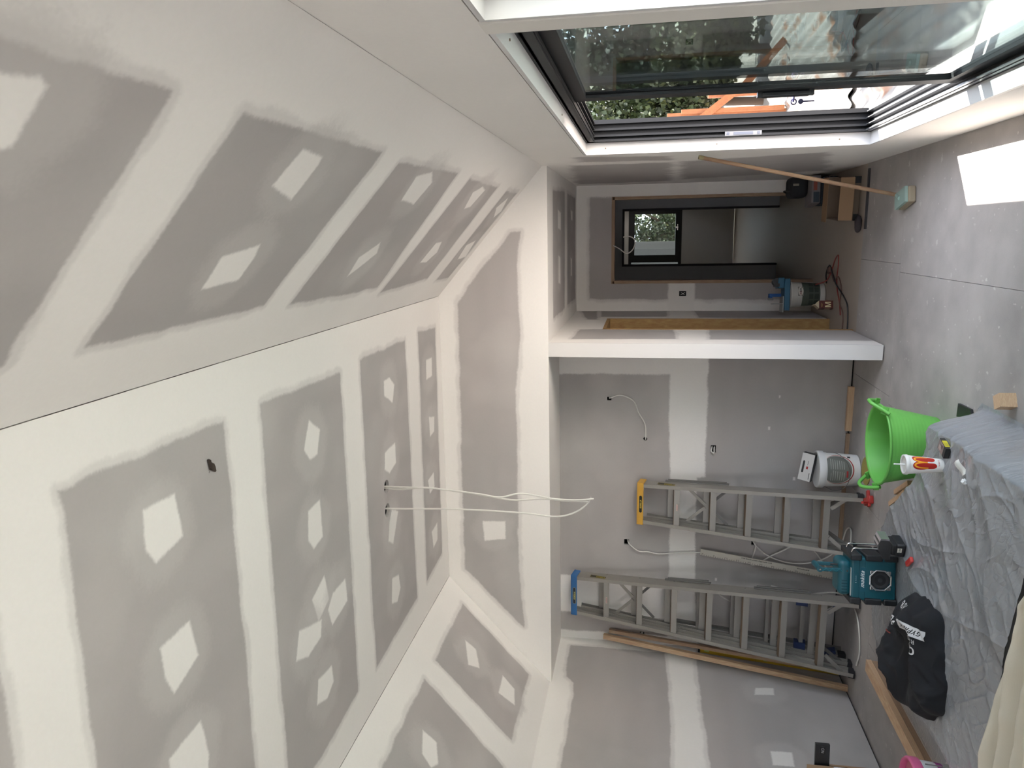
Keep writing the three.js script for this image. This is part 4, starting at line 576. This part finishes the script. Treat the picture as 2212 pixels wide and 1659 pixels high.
// ---------------------------------------------------------------- jobsite radio
{
  const x = -1.96, z = -4.24, r = thing('jobsite_radio', 'teal jobsite radio with black corner guards, chrome bars and a raised handle', 'radio', [x, topY(x, z + 0.1) - 0.008, z], 0.16);
  const teal = M(0.004, 0.080, 0.108, { roughness: 0.42 }), guard = M(0.014, 0.015, 0.017, { roughness: 0.5 });
  const b = part('body', mg([rb(0.245, 0.235, 0.20, 0.012, 0, 0.128, 0), rb(0.20, 0.075, 0.16, 0.03, -0.01, 0.27, -0.01)]), teal, r);
  part('groove', mg([bx(0.246, 0.003, 0.202, 0, 0.205, 0), bx(0.246, 0.002, 0.202, 0, 0.175, 0)]), M(0.003, 0.05, 0.07), b);
  part('dust', mg([bx(0.16, 0.004, 0.012, -0.02, 0.2465, 0.088)]), M(0.42, 0.44, 0.43), b);
  part('vents', mg(Array.from({ length: 5 }, (_, i) => bx(0.005, 0.03, 0.004, -0.09 + i * 0.017, 0.275, 0.07))), M(0.003, 0.05, 0.07), b);
  for (const s of [-1, 1]) for (const [y, h] of [[0.04, 0.07], [0.13, 0.09], [0.225, 0.06]]) part('corner_guard', rb(0.035, h, 0.225, 0.008, s * 0.124, y, 0.002), guard, r);
  // speaker with octagonal chrome bezel
  const oct = (rx, ry) => Array.from({ length: 8 }, (_, i) => { const a = (i + 0.5) * Math.PI / 4; return [Math.cos(a) * rx * 1.08, Math.sin(a) * ry * 1.08]; });
  const sp = part('speaker', new THREE.CylinderGeometry(0.05, 0.05, 0.012, 32).rotateX(Math.PI / 2).translate(0, 0.095, 0.098), M(0.01, 0.01, 0.012, { roughness: 0.7 }), r);
  part('cone', lathe([[0.0, 0.006], [0.012, 0.008], [0.014, 0.002], [0.030, 0.006], [0.034, 0.009], [0.046, 0.010]]).rotateX(Math.PI / 2).translate(0, 0.095, 0.098), M(0.03, 0.03, 0.034, { roughness: 0.8 }), sp);
  const ring = oct(0.055, 0.055).map(([a, c]) => [a, 0.095 + c, 0.108]);
  const segs = []; for (let i = 0; i < 8; i++) segs.push(rod(V3(...ring[i]), V3(...ring[(i + 1) % 8]), 0.0055), new THREE.SphereGeometry(0.0056, 8, 8).translate(...ring[i]));
  for (const [sx, sy] of [[1, 1], [1, -1], [-1, 1], [-1, -1]]) segs.push(rb(0.02, 0.02, 0.014, 0.004, sx * 0.045, 0.095 + sy * 0.045, 0.104));
  part('bezel', mg(segs), M(0.55, 0.56, 0.57, { roughness: 0.25, metalness: 0.9 }), sp);
  const mk = canvasTex(512, 128, (g, w, h) => { g.clearRect(0, 0, w, h); g.fillStyle = '#0a4f60'; g.fillRect(0, 0, w, h); g.fillStyle = '#e4e7e6'; g.font = 'italic bold 104px sans-serif'; g.textAlign = 'center'; g.textBaseline = 'middle'; g.save(); g.transform(1, 0, -0.16, 1, 10, 0); g.fillText('makita', w / 2, h * 0.46, w * 0.95); g.restore(); });
  part('maker_name', bx(0.14, 0.033, 0.002, 0, 0.186, 0.1005), new THREE.MeshPhysicalMaterial({ map: mk, roughness: 0.4 }), r);
  const bt = canvasTex(256, 64, (g, w, h) => { g.fillStyle = '#0a4f60'; g.fillRect(0, 0, w, h); g.fillStyle = '#b9c9cc'; g.font = '38px sans-serif'; g.textAlign = 'center'; g.fillText('Bluetooth', w / 2 + 16, 44); g.beginPath(); g.ellipse(22, 32, 11, 18, 0, 0, 7); g.fill(); });
  part('bluetooth_mark', bx(0.05, 0.0115, 0.002, 0.0, 0.222, 0.1003), new THREE.MeshPhysicalMaterial({ map: bt, roughness: 0.4 }), r);
  for (const zz of [0.05, -0.06]) part('guard_bar', tube([[0.135, 0.04, zz], [0.158, 0.05, zz], [0.162, 0.07, zz], [0.162, 0.19, zz], [0.160, 0.225, zz], [0.135, 0.235, zz]], 0.0055, 50), chrome, r);
  // handle raised
  const hn = part('handle', mg([rb(0.022, 0.155, 0.012, 0.005, 0.035, 0.335, 0.062), rb(0.022, 0.155, 0.012, 0.005, 0.035, 0.335, -0.062), new THREE.CylinderGeometry(0.015, 0.015, 0.136, 16).rotateX(Math.PI / 2).translate(0.035, 0.412, 0), new THREE.CylinderGeometry(0.016, 0.016, 0.014, 16).rotateX(Math.PI / 2).translate(0.035, 0.262, 0.062), new THREE.CylinderGeometry(0.017, 0.017, 0.014, 16).rotateX(Math.PI / 2).translate(0.035, 0.408, 0.062)]), teal, r);
  part('handle_truss', mg(Array.from({ length: 6 }, (_, i) => bar(V3(0.028 + (i % 2) * 0.014, 0.285 + i * 0.018, 0.069), V3(0.042 - (i % 2) * 0.014, 0.303 + i * 0.018, 0.069), 0.002, 0.002))), M(0.01, 0.19, 0.24), hn);
  for (const y of [0.262, 0.408]) part('pivot_bolt', new THREE.CylinderGeometry(0.005, 0.005, 0.004, 12).rotateX(Math.PI / 2).translate(0.035, y, 0.071), chrome, hn);
  part('antenna', rod(V3(0.06, 0.255, 0.04), V3(0.06, 0.345, 0.035), 0.005), guard, r);
}
// ---------------------------------------------------------------- cordless work light
{
  const x = -1.715, z = -4.10, w = thing('work_light', 'small black cordless torch on a battery with a silver lamp rim', 'torch', [x, topY(x, z) - 0.004, z], -0.15);
  part('battery', mg([rb(0.078, 0.05, 0.115, 0.012, 0, 0.028, 0), rb(0.066, 0.03, 0.10, 0.008, 0, 0.058, 0)]), blackPlastic, w);
  part('battery_label', bx(0.026, 0.022, 0.002, 0.006, 0.036, 0.0585), new THREE.MeshPhysicalMaterial({ map: canvasTex(64, 64, (g) => { g.fillStyle = '#cfccc0'; g.fillRect(0, 0, 64, 64); g.fillStyle = '#222'; g.font = 'bold 40px sans-serif'; g.fillText('18V', 2, 46, 60); }), roughness: 0.5 }), w);
  const hs = new THREE.ExtrudeGeometry(poly([[-0.062, 0], [0.028, 0], [0.05, 0.018], [0.05, 0.055], [0.036, 0.062], [0.0, 0.060], [-0.062, 0.03]]), { depth: 0.075, bevelEnabled: true, bevelSize: 0.004, bevelThickness: 0.004, bevelSegments: 2 }).translate(0, 0.075, -0.037);
  const h = part('head', hs, M(0.04, 0.04, 0.042, { roughness: 0.45 }), w);
  part('rim', mg([bar(V3(0.056, 0.088, 0), V3(0.057, 0.132, 0), 0.012, 0.082), bar(V3(0.057, 0.130, 0), V3(0.02, 0.142, 0), 0.006, 0.082, V3(0, 1, 0))]), M(0.72, 0.70, 0.72, { roughness: 0.2, metalness: 0.8 }), h);
}
// ---------------------------------------------------------------- crumpled black hooded top
{
  const plan = [[-1.80, -3.50], [-1.80, -3.64], [-1.84, -3.80], [-1.90, -3.93], [-2.04, -4.0], [-2.3, -4.02], [-2.46, -3.93], [-2.47, -3.72], [-2.38, -3.52], [-2.27, -3.40], [-2.14, -3.38], [-1.96, -3.44]];
  const cx = -2.12, cz = -3.70, N = 120, K = 40, pos = [], idx = [];
  const rad = (a) => { const dx = Math.cos(a), dz = Math.sin(a); let best = 0; for (let i = 0; i < plan.length; i++) { const p = plan[i], q = plan[(i + 1) % plan.length], ex = q[0] - p[0], ez = q[1] - p[1], det = dx * -ez + dz * ex; if (Math.abs(det) < 1e-9) continue; const t = ((p[0] - cx) * -ez + (p[1] - cz) * ex) / det, u = (dx * (p[1] - cz) - dz * (p[0] - cx)) / det; if (t > 0 && u >= 0 && u <= 1) best = Math.max(best, t); } return best; };
  const R = Array.from({ length: N }, (_, i) => rad(i / N * Math.PI * 2)), Rs = R.map((_, i) => (R[i] * 2 + R[(i + 1) % N] + R[(i + N - 1) % N] + R[(i + 2) % N] + R[(i + N - 2) % N]) / 6);
  const base = topY(cx, cz) - 0.02;
  const hh = (x, z, e) => { // e: 0 at the middle, 1 at the edge
    const w = fbm(x * 5 + 3, z * 5, 2), f = ridge(x * 5 + w * 1.5, z * 7 + w, 2), g = Math.pow(ridge(x * 3.2 + 2 * w + 4, z * 3.0, 1), 3);
    const lobe = 0.05 * Math.exp(-(((x + 2.28) / 0.13) ** 2 + ((z + 3.86) / 0.12) ** 2)) + 0.03 * Math.exp(-(((x + 1.95) / 0.12) ** 2 + ((z + 3.62) / 0.12) ** 2));
    return base + (0.068 + 0.055 * g + 0.075 * (f - 0.55) + lobe) * Math.pow(1 - Math.pow(e, 6), 0.5);
  };
  for (let k = 0; k <= K; k++) for (let i = 0; i < N; i++) { const a = i / N * Math.PI * 2, e = k / K, r = Rs[i] * (e + 0.02 * Math.sin(i * 0.7) * e), x = cx + Math.cos(a) * r, z = cz + Math.sin(a) * r; pos.push(x, k === K ? base - 0.02 : hh(x, z, e), z); }
  for (let k = 0; k < K; k++) for (let i = 0; i < N; i++) { const a = k * N + i, b = k * N + (i + 1) % N, c = a + N, d = b + N; idx.push(a, b, c, b, d, c); }
  const g = new THREE.BufferGeometry(); g.setAttribute('position', new THREE.Float32BufferAttribute(pos, 3)); g.setIndex(idx); g.computeVertexNormals();
  const t = thing('hooded_top', 'black hooded sweatshirt with white lettering crumpled on the plastic beside the radio', 'sweatshirt');
  part('fabric', g, M(0.010, 0.011, 0.014, { roughness: 0.95, sheen: 0.25, sheenRoughness: 0.6, side: THREE.DoubleSide }), t);
  const decal = (name, ox, oz, w, h, ang, W, Hh, draw) => { // print that follows the folds; w along the reading direction
    const n = 24, m = 12, p = [], u = [], ix = [], dx = Math.cos(ang), dz = Math.sin(ang), ux = dz, uz = -dx;
    for (let j = 0; j <= m; j++) for (let i = 0; i <= n; i++) { const s = (i / n - 0.5) * w, v = (j / m - 0.5) * h, x = ox + dx * s + ux * v, z = oz + dz * s + uz * v, a = Math.atan2(z - cz, x - cx), e = clamp(Math.hypot(x - cx, z - cz) / Rs[((Math.round(a / (Math.PI * 2) * N) % N) + N) % N]); p.push(x, hh(x, z, e) + 0.004, z); u.push(i / n, j / m); }
    for (let j = 0; j < m; j++) for (let i = 0; i < n; i++) { const q = j * (n + 1) + i; ix.push(q, q + 1, q + n + 1, q + 1, q + n + 2, q + n + 1); }
    const gg = new THREE.BufferGeometry(); gg.setAttribute('position', new THREE.Float32BufferAttribute(p, 3)); gg.setAttribute('uv', new THREE.Float32BufferAttribute(u, 2)); gg.setIndex(ix); gg.computeVertexNormals();
    const tx = canvasTex(W, Hh, draw); part(name, gg, new THREE.MeshPhysicalMaterial({ map: tx, roughness: 0.85, transparent: true, alphaTest: 0.5, side: THREE.DoubleSide }), t);
  };
  decal('logo_print', -1.985, -3.585, 0.175, 0.15, -Math.PI / 2 - 0.15, 512, 420, (c, w, h) => { c.clearRect(0, 0, w, h); c.fillStyle = '#c9c9cb'; c.textAlign = 'center'; c.font = 'bold 150px sans-serif'; c.fillText('CSR', w / 2, 130, 420); c.font = '80px sans-serif'; c.fillText('RONDO', w / 2, 240, 400); c.fillRect(10, 275, w - 20, 130); c.fillStyle = '#111'; c.font = 'italic bold 86px sans-serif'; c.fillText('GYPROCK', w / 2, 370, 460); });
  decal('word_print', -2.03, -3.84, 0.15, 0.07, -Math.PI / 2 - 0.2, 256, 128, (c, w, h) => { c.clearRect(0, 0, w, h); c.fillStyle = '#cfcfd1'; c.font = 'bold 120px sans-serif'; c.fillText('PL', 60, 110); });
  decal('number_print', -1.92, -3.80, 0.16, 0.065, -Math.PI / 2 - 0.2, 320, 128, (c, w, h) => { c.clearRect(0, 0, w, h); c.fillStyle = '#cfcfd1'; c.font = 'bold 116px sans-serif'; c.fillText('A3 8', 20, 108); });
  decal('chevron_stripe', -2.10, -3.87, 0.075, 0.02, -Math.PI / 2 - 0.2, 128, 40, (c, w, h) => { c.clearRect(0, 0, w, h); c.strokeStyle = '#8a4038'; c.lineWidth = 14; c.beginPath(); c.moveTo(4, 12); c.lineTo(64, 28); c.lineTo(124, 12); c.stroke(); });
  const bt = thing('plastic_bottle', 'clear plastic drink bottle lying behind the black sweatshirt', 'bottle', [-2.55, 0.036, -4.83], 0.9);
  const pet = M(0.93, 0.95, 0.96, { transmission: 0.85, roughness: 0.08, thickness: 0, side: THREE.DoubleSide });
  part('body', lathe([[0, -0.09], [0.028, -0.09], [0.031, -0.08], [0.03, -0.05], [0.031, -0.02], [0.029, 0.0], [0.031, 0.03], [0.026, 0.06], [0.013, 0.085], [0.012, 0.10]], 28).rotateX(Math.PI / 2), pet, bt); part('cap', new THREE.CylinderGeometry(0.014, 0.014, 0.016, 16).rotateX(Math.PI / 2).translate(0, 0, 0.105), M(0.05, 0.08, 0.3), bt);
  solo('peanut_shell', 'small brown nut shell on the plastic behind the radio', 'scrap', new THREE.SphereGeometry(0.012, 12, 8).scale(1, 0.7, 1.7), M(0.25, 0.10, 0.035), [-2.42, topY(-2.42, -4.72) + 0.006, -4.72], 0.4);
}
// ---------------------------------------------------------------- timber, buckets and boxes on the floor
{
  solo('floor_plank', 'lower of two pine planks lying along the plastic sheet', 'plank', bb(-3.10, -3.0, 0.0, 0.035, -5.08, -2.9), pineDull, [0, 0, 0], 0, 'pine planks by the plastic sheet');
  solo('floor_plank', 'upper of two pine planks lying along the plastic sheet', 'plank', bb(-3.092, -3.005, 0.035, 0.07, -5.1, -2.9), pine, [0, 0, 0], 0, 'pine planks by the plastic sheet');
  solo('timber_block', 'square pine block on the floor at the near end of the plastic', 'block', bb(-0.032, 0.032, 0.0, 0.07, -0.032, 0.032), pine, [-0.785, 0, -3.62], 0.45);
  solo('timber_offcut', 'pine offcuts poking out of the plastic behind the stack', 'offcut', mg([bar(V3(-1.78, 0.03, -4.95), V3(-1.60, 0.035, -4.68), 0.06, 0.03, V3(0, 1, 0)), bar(V3(-1.66, 0.05, -4.84), V3(-1.52, 0.05, -4.62), 0.04, 0.03, V3(0, 1, 0))]), pine);
  const bs = new THREE.ExtrudeGeometry(poly([[-0.10, -0.04], [0.09, -0.05], [0.07, 0.0], [-0.08, 0.03]]), { depth: 0.012, bevelEnabled: false }).rotateX(-Math.PI / 2);
  solo('plastic_corner', 'flat black plastic corner piece half under the end of the plastic sheet', 'scrap', bs, blackPlastic, [-0.93, 0.003, -4.08], -1.35);
  const pb = thing('pink_bucket', 'white plastic bucket with a pink rim at the bottom left', 'bucket', [-2.735, 0, -3.47]);
  const pink = M(0.62, 0.12, 0.26, { roughness: 0.4 });
  part('body', lathe([[0, 0.002], [0.115, 0], [0.12, 0.01], [0.14, 0.30], [0.136, 0.30], [0.117, 0.02], [0, 0.012]]), whitePlastic, pb); part('rim', lathe([[0.137, 0.285], [0.150, 0.285], [0.152, 0.325], [0.144, 0.335], [0.134, 0.33], [0.132, 0.29]]), pink, pb);
  part('lining', cyl(0.130, 0.133, 0.004, 0, 0.305, 0), M(0.55, 0.16, 0.25), pb); part('handle', tube([[0.15, 0.27, 0], [0.175, 0.2, 0.05], [0.16, 0.16, 0.09], [0.08, 0.14, 0.15]], 0.003), aluDark, pb); part('stripe', new THREE.CylinderGeometry(0.1345, 0.129, 0.06, 40, 1, true).translate(0, 0.18, 0), M(0.38, 0.05, 0.30, { roughness: 0.4 }), pb);
  const cbx = thing('cardboard_box', 'tall cardboard box with a white printed side against the left wall', 'box', [-3.425, 0, -4.02]);
  part('body', mg([bb(-0.20, 0.20, 0.0, 0.63, -0.2, 0.2), bb(-0.2, 0.2, 0.63, 0.634, -0.2, -0.005), bb(-0.2, 0.2, 0.63, 0.634, 0.005, 0.2)]), cardboard, cbx);
  part('printed_side', bx(0.39, 0.42, 0.003, 0, 0.27, 0.2015), new THREE.MeshPhysicalMaterial({ map: canvasTex(256, 256, (g) => { g.fillStyle = '#d3d3d6'; g.fillRect(0, 0, 256, 256); g.strokeStyle = '#888'; g.lineWidth = 2; g.strokeRect(30, 60, 196, 170); }), roughness: 0.7 }), cbx); part('printed_side', bx(0.003, 0.42, 0.39, 0.2015, 0.27, 0), M(0.66, 0.66, 0.68), cbx);
  const bk = thing('black_packet', 'small black packet with white letters standing behind the cardboard box', 'packet', [-3.27, 0.42, -4.25], 0.1);
  part('body', rb(0.16, 0.085, 0.02, 0.002, 0.085, 0.12, 0), blackPlastic, bk); part('letters', bx(0.045, 0.032, 0.002, 0.125, 0.12, 0.0105), new THREE.MeshPhysicalMaterial({ map: canvasTex(128, 96, (g) => { g.fillStyle = '#0d0d0f'; g.fillRect(0, 0, 128, 96); g.fillStyle = '#c8c8c8'; g.font = '70px sans-serif'; g.fillText('ND', 14, 74); }), roughness: 0.4 }), bk); part('stand', bb(-0.06, 0.03, -0.42, 0.08, -0.008, 0.008), cardboard, bk);
}
// ---------------------------------------------------------------- hall: tools, boxes, leads
{
  const ps = thing('pole_sander', 'wooden pole with a flat scrubbing head leaning on the wall below the window', 'pole sander', [0, 0, 0]);
  part('pole', rod(V3(0.215, 0.06, -5.30), V3(0.470, 1.325, -5.05), 0.0125, 12), poleWood, ps);
  part('pole_tip', rod(V3(0.467, 1.31, -5.053), V3(0.4725, 1.338, -5.0475), 0.0135, 12), M(0.30, 0.26, 0.14), ps);
  part('head_plate', bx(0.10, 0.018, 0.19, 0, 0, 0).rotateY(0.25).translate(0.19, 0.055, -5.22), M(0.30, 0.42, 0.38, { roughness: 0.6 }), ps);
  part('sponge', rb(0.105, 0.045, 0.20, 0.012, 0, 0, 0).rotateY(0.25).translate(0.19, 0.0235, -5.21), M(0.34, 0.29, 0.21, { roughness: 0.95 }), ps);
  part('joint', rod(V3(0.215, 0.06, -5.30), V3(0.19, 0.062, -5.22), 0.014), M(0.30, 0.42, 0.38), ps);
  solo('floor_strip', 'dark flat strip lying across the mouth of the hall by the boxes', 'strip', bb(0.0, 0.45, 0.0, 0.012, -6.135, -6.165), M(0.05, 0.05, 0.055));
  const cb = thing('cardboard_carton', 'open cardboard carton on the hall floor against the right wall', 'box', [0.25, 0, -6.58], -0.06);
  part('body', mg([bb(-0.17, 0.17, 0.0, 0.008, -0.2, 0.2), bb(-0.17, 0.17, 0, 0.15, 0.194, 0.2), bb(-0.17, 0.17, 0, 0.15, -0.2, -0.194), bb(-0.17, -0.164, 0, 0.15, -0.2, 0.2), bb(0.164, 0.17, 0, 0.15, -0.2, 0.2)]), M(0.22, 0.17, 0.13, { roughness: 0.9 }), cb);
  part('flap', bb(-0.2, 0.17, 0.15, 0.155, -0.36, -0.2), cardboard, cb); part('flap', bar(V3(0, 0.15, 0.2), V3(0, 0.06, 0.26), 0.33, 0.005), cardboard, cb); part('tape', mg([bb(-0.171, -0.12, 0.0, 0.04, 0.2, 0.202), bb(0.12, 0.171, 0.0, 0.05, 0.2, 0.202)]), blackPlastic, cb);
  const dw = thing('rubbish_bag', 'dark crumpled rubbish bag slumped between the carton and the wall', 'bag', [0.07, 0, -6.30]);
  part('bag', (() => { const g = new THREE.SphereGeometry(0.06, 24, 16).scale(1.2, 0.42, 0.8); const q = g.attributes.position; for (let i = 0; i < q.count; i++) { const k = 1 + 0.25 * (fbm(q.getX(i) * 40 + 5, q.getY(i) * 40 + q.getZ(i) * 30, 2) - 0.5); q.setXYZ(i, q.getX(i) * k, Math.max(-0.02, q.getY(i) * k), q.getZ(i) * k); } g.computeVertexNormals(); return g.translate(-0.03, 0.02, 0); })(), M(0.06, 0.05, 0.055), dw);
  const tc = thing('tool_case', 'dark blue tool case with a printed lid stacked on the hall floor', 'case', [0.34, 0, -7.25]);
  part('case', rb(0.24, 0.14, 0.34, 0.012, 0, 0.07, 0), M(0.012, 0.03, 0.055, { roughness: 0.4 }), tc); part('ribs', mg([0.03, 0.06, 0.09, 0.12].map((y) => bx(0.245, 0.006, 0.345, 0, y, 0))), M(0.03, 0.06, 0.09), tc); part('badge', bx(0.09, 0.03, 0.003, -0.04, 0.10, 0.172), redPlastic, tc);
  const pc = thing('printed_carton', 'small printed carton lying on the dark tool case', 'box', [0.34, 0.142, -7.24], 0.12);
  part('body', rb(0.24, 0.075, 0.28, 0.004, 0, 0.039, 0), M(0.26, 0.24, 0.24), pc); part('print', mg([bx(0.10, 0.03, 0.003, 0.04, 0.045, 0.1415)]), M(0.35, 0.10, 0.07), pc); part('print_band', bx(0.09, 0.05, 0.003, -0.07, 0.035, 0.1415), M(0.05, 0.07, 0.09), pc);
  const bp = thing('tool_bag', 'black tool bag on top of the stacked cases in the hall', 'bag', [0.385, 0.218, -7.36]);
  part('bag', rb(0.19, 0.16, 0.26, 0.045, 0, 0.08, 0), M(0.012, 0.014, 0.018, { roughness: 0.8 }), bp); part('strap', tube([[-0.04, 0.15, 0.1], [-0.03, 0.185, 0.03], [-0.03, 0.185, -0.03], [-0.04, 0.15, -0.1]], 0.008, 30), M(0.03, 0.03, 0.03), bp); part('buckle', bx(0.02, 0.05, 0.004, 0.02, 0.11, 0.131), M(0.25, 0.24, 0.2), bp);
  const hb = thing('hall_bucket', 'white plaster bucket with a green label under the blue saw in the hall', 'bucket', [-0.60, 0, -7.38]);
  part('body', lathe([[0, 0.002], [0.10, 0], [0.105, 0.01], [0.12, 0.29], [0.126, 0.295], [0.126, 0.315], [0, 0.315]]), M(0.62, 0.60, 0.55, { roughness: 0.5 }), hb);
  part('label', new THREE.CylinderGeometry(0.1185, 0.1085, 0.16, 32, 1, true, -1.0, 2.4).translate(0, 0.13, 0), new THREE.MeshPhysicalMaterial({ map: canvasTex(256, 160, (g) => { g.fillStyle = '#4d564c'; g.fillRect(0, 0, 256, 160); g.fillStyle = '#343c36'; for (let i = 0; i < 8; i++) g.fillRect(16 + (i % 4) * 60, 60 + Math.floor(i / 4) * 48, 48, 38); }), roughness: 0.6 }), hb);
  part('badge', new THREE.CylinderGeometry(0.121, 0.118, 0.05, 24, 1, true, 0.0, 0.75).translate(0, 0.225, 0), new THREE.MeshPhysicalMaterial({ map: canvasTex(256, 96, (g) => { g.fillStyle = '#8d8a80'; g.fillRect(0, 0, 256, 96); g.fillStyle = '#e4e0d6'; g.beginPath(); g.ellipse(128, 48, 122, 44, 0, 0, 7); g.fill(); g.fillStyle = '#7c1f1f'; g.font = 'bold 54px sans-serif'; g.textAlign = 'center'; g.fillText('USG', 78, 66); g.fillStyle = '#333'; g.fillText('BORAL', 170, 66, 120); }), roughness: 0.6 }), hb);
  const sw = thing('tile_saw', 'small blue bench saw resting on the hall bucket', 'saw', [-0.60, 0.316, -7.38], 0.1);
  const sb = M(0.03, 0.13, 0.22, { roughness: 0.5 });
  part('base', mg([rb(0.30, 0.05, 0.20, 0.008, 0, 0.026, 0), rb(0.10, 0.06, 0.16, 0.01, 0.11, 0.08, 0)]), sb, sw); part('table', mg([bx(0.15, 0.008, 0.17, -0.09, 0.058, 0), bx(0.008, 0.09, 0.16, -0.085, 0.10, 0)]), M(0.33, 0.34, 0.33, { metalness: 0.6, roughness: 0.5 }), sw); part('motor', mg([new THREE.CylinderGeometry(0.035, 0.035, 0.09, 20).rotateX(Math.PI / 2).translate(0.12, 0.12, 0.03), bx(0.03, 0.05, 0.05, 0.09, 0.12, 0.06)]), blackPlastic, sw); part('guard', mg([bx(0.03, 0.11, 0.05, -0.005, 0.13, 0.04), bx(0.02, 0.02, 0.12, -0.02, 0.17, 0.03)]), M(0.02, 0.09, 0.28), sw); part('knob', new THREE.CylinderGeometry(0.012, 0.012, 0.05, 12).translate(-0.04, 0.17, 0.06), M(0.3, 0.3, 0.3), sw);
  const mc = thing('drink_carton', 'brown drink carton with a big cream letter on the hall floor', 'carton', [-0.665, 0, -7.02], 0.25);
  const mt = new THREE.MeshPhysicalMaterial({ map: canvasTex(128, 256, (g) => { g.fillStyle = '#5a2015'; g.fillRect(0, 0, 128, 256); g.fillStyle = '#e8dcae'; g.font = 'bold 150px sans-serif'; g.textAlign = 'center'; g.fillText('M', 64, 215, 110); g.fillStyle = '#b58f58'; g.fillRect(20, 40, 70, 8); g.fillRect(30, 56, 50, 6); }), roughness: 0.5 });
  part('body', bx(0.07, 0.12, 0.07, 0, 0.06, 0), mt, mc); const gb = new THREE.ExtrudeGeometry(poly([[-0.035, 0], [0.035, 0], [0.003, 0.032], [0.003, 0.048], [-0.003, 0.048], [-0.003, 0.032]]), { depth: 0.07, bevelEnabled: false }).translate(0, 0.12, -0.035); part('gable_top', gb, M(0.60, 0.52, 0.36), mc);
  const lead = (label, pts, m, r = 0.005) => solo('extension_lead', label, 'cable', tube(pts, r, 140), m, [0, 0, 0], 0, 'extension leads on the hall floor');
  const redC = M(0.30, 0.05, 0.04, { roughness: 0.5 }), brownC = M(0.16, 0.09, 0.07, { roughness: 0.5 }), blk = M(0.03, 0.03, 0.035, { roughness: 0.5 });
  lead('red lead looping highest across the hall floor by the bucket', [[-0.50, 0.10, -7.27], [-0.45, 0.03, -7.15], [-0.36, 0.006, -7.1], [-0.26, 0.006, -7.0], [-0.22, 0.006, -6.9], [-0.30, 0.006, -6.88], [-0.42, 0.006, -6.9], [-0.52, 0.007, -6.85], [-0.62, 0.006, -6.75], [-0.72, 0.006, -6.7]], redC);
  lead('brown lead winding from the drink carton to the partition doorway', [[-0.36, 0.014, -7.08], [-0.45, 0.014, -6.95], [-0.40, 0.014, -6.82], [-0.50, 0.006, -6.72], [-0.62, 0.006, -6.74], [-0.70, 0.006, -6.62], [-0.85, 0.006, -6.60], [-1.2, 0.006, -6.62]], brownC);
  lead('black lead nearest the living room floor edge', [[-0.48, 0.02, -7.2], [-0.40, 0.006, -7.3], [-0.32, 0.006, -7.2], [-0.38, 0.02, -7.0], [-0.46, 0.022, -6.86], [-0.56, 0.006, -6.62], [-0.62, 0.006, -6.5], [-0.72, 0.006, -6.46], [-0.86, 0.006, -6.45], [-1.2, 0.006, -6.5]], blk, 0.006);
  solo('plug_box', 'brown plug socket block at the tangle of leads', 'plug', rb(0.05, 0.035, 0.06, 0.008), brownC, [-0.36, 0.0175, -7.12], 0.3);
}
// ---------------------------------------------------------------- moth on the ceiling
{
  const m = thing('moth', 'dark brown moth with ragged wings resting on the flat ceiling', 'moth', [-0.816, HC, -2.328]);
  const wing = (pts) => new THREE.ExtrudeGeometry(poly(pts.map(([a, b]) => [a * 1.45, b * 1.45])), { depth: 0.0008, bevelEnabled: false });
  // local plane: x towards the window, y towards the back of the room; turned face down onto the ceiling
  const place = (g) => g.rotateX(-Math.PI / 2).translate(0, -0.004, 0);
  const brown = M(0.035, 0.024, 0.018, { roughness: 0.9 }), b2 = M(0.05, 0.036, 0.026, { roughness: 0.9 });
  const wp = [[0, -0.002], [0.028, -0.012], [0.029, -0.006], [0.0255, -0.0055], [0.028, -0.002], [0.024, 0.005], [0.019, 0.006], [0.016, 0.012], [0.006, 0.011]];
  part('wing', place(wing(wp).rotateZ(0.15)), brown, m);
  part('wing', place(wing([[0, 0], [0.006, 0.011], [0.014, 0.013], [0.014, 0.018], [0.009, 0.021], [0.004, 0.024], [-0.008, 0.027], [-0.010, 0.022]]).rotateZ(0.1)), b2, m);
  part('body', new THREE.SphereGeometry(0.0035, 12, 8).scale(1, 0.9, 3).rotateY(0.7).translate(0.004, -0.005, -0.006), brown, m);
  part('antennae', mg([rod(V3(-0.001, -0.004, 0.003), V3(-0.010, -0.004, 0.006), 0.0004, 5), rod(V3(-0.001, -0.004, 0.003), V3(-0.008, -0.004, 0.010), 0.0004, 5)]), brown, m);
}

scene.traverse((o) => { if (o.isMesh) { o.castShadow = true; o.receiveShadow = true; } });
renderer.render(scene, camera);
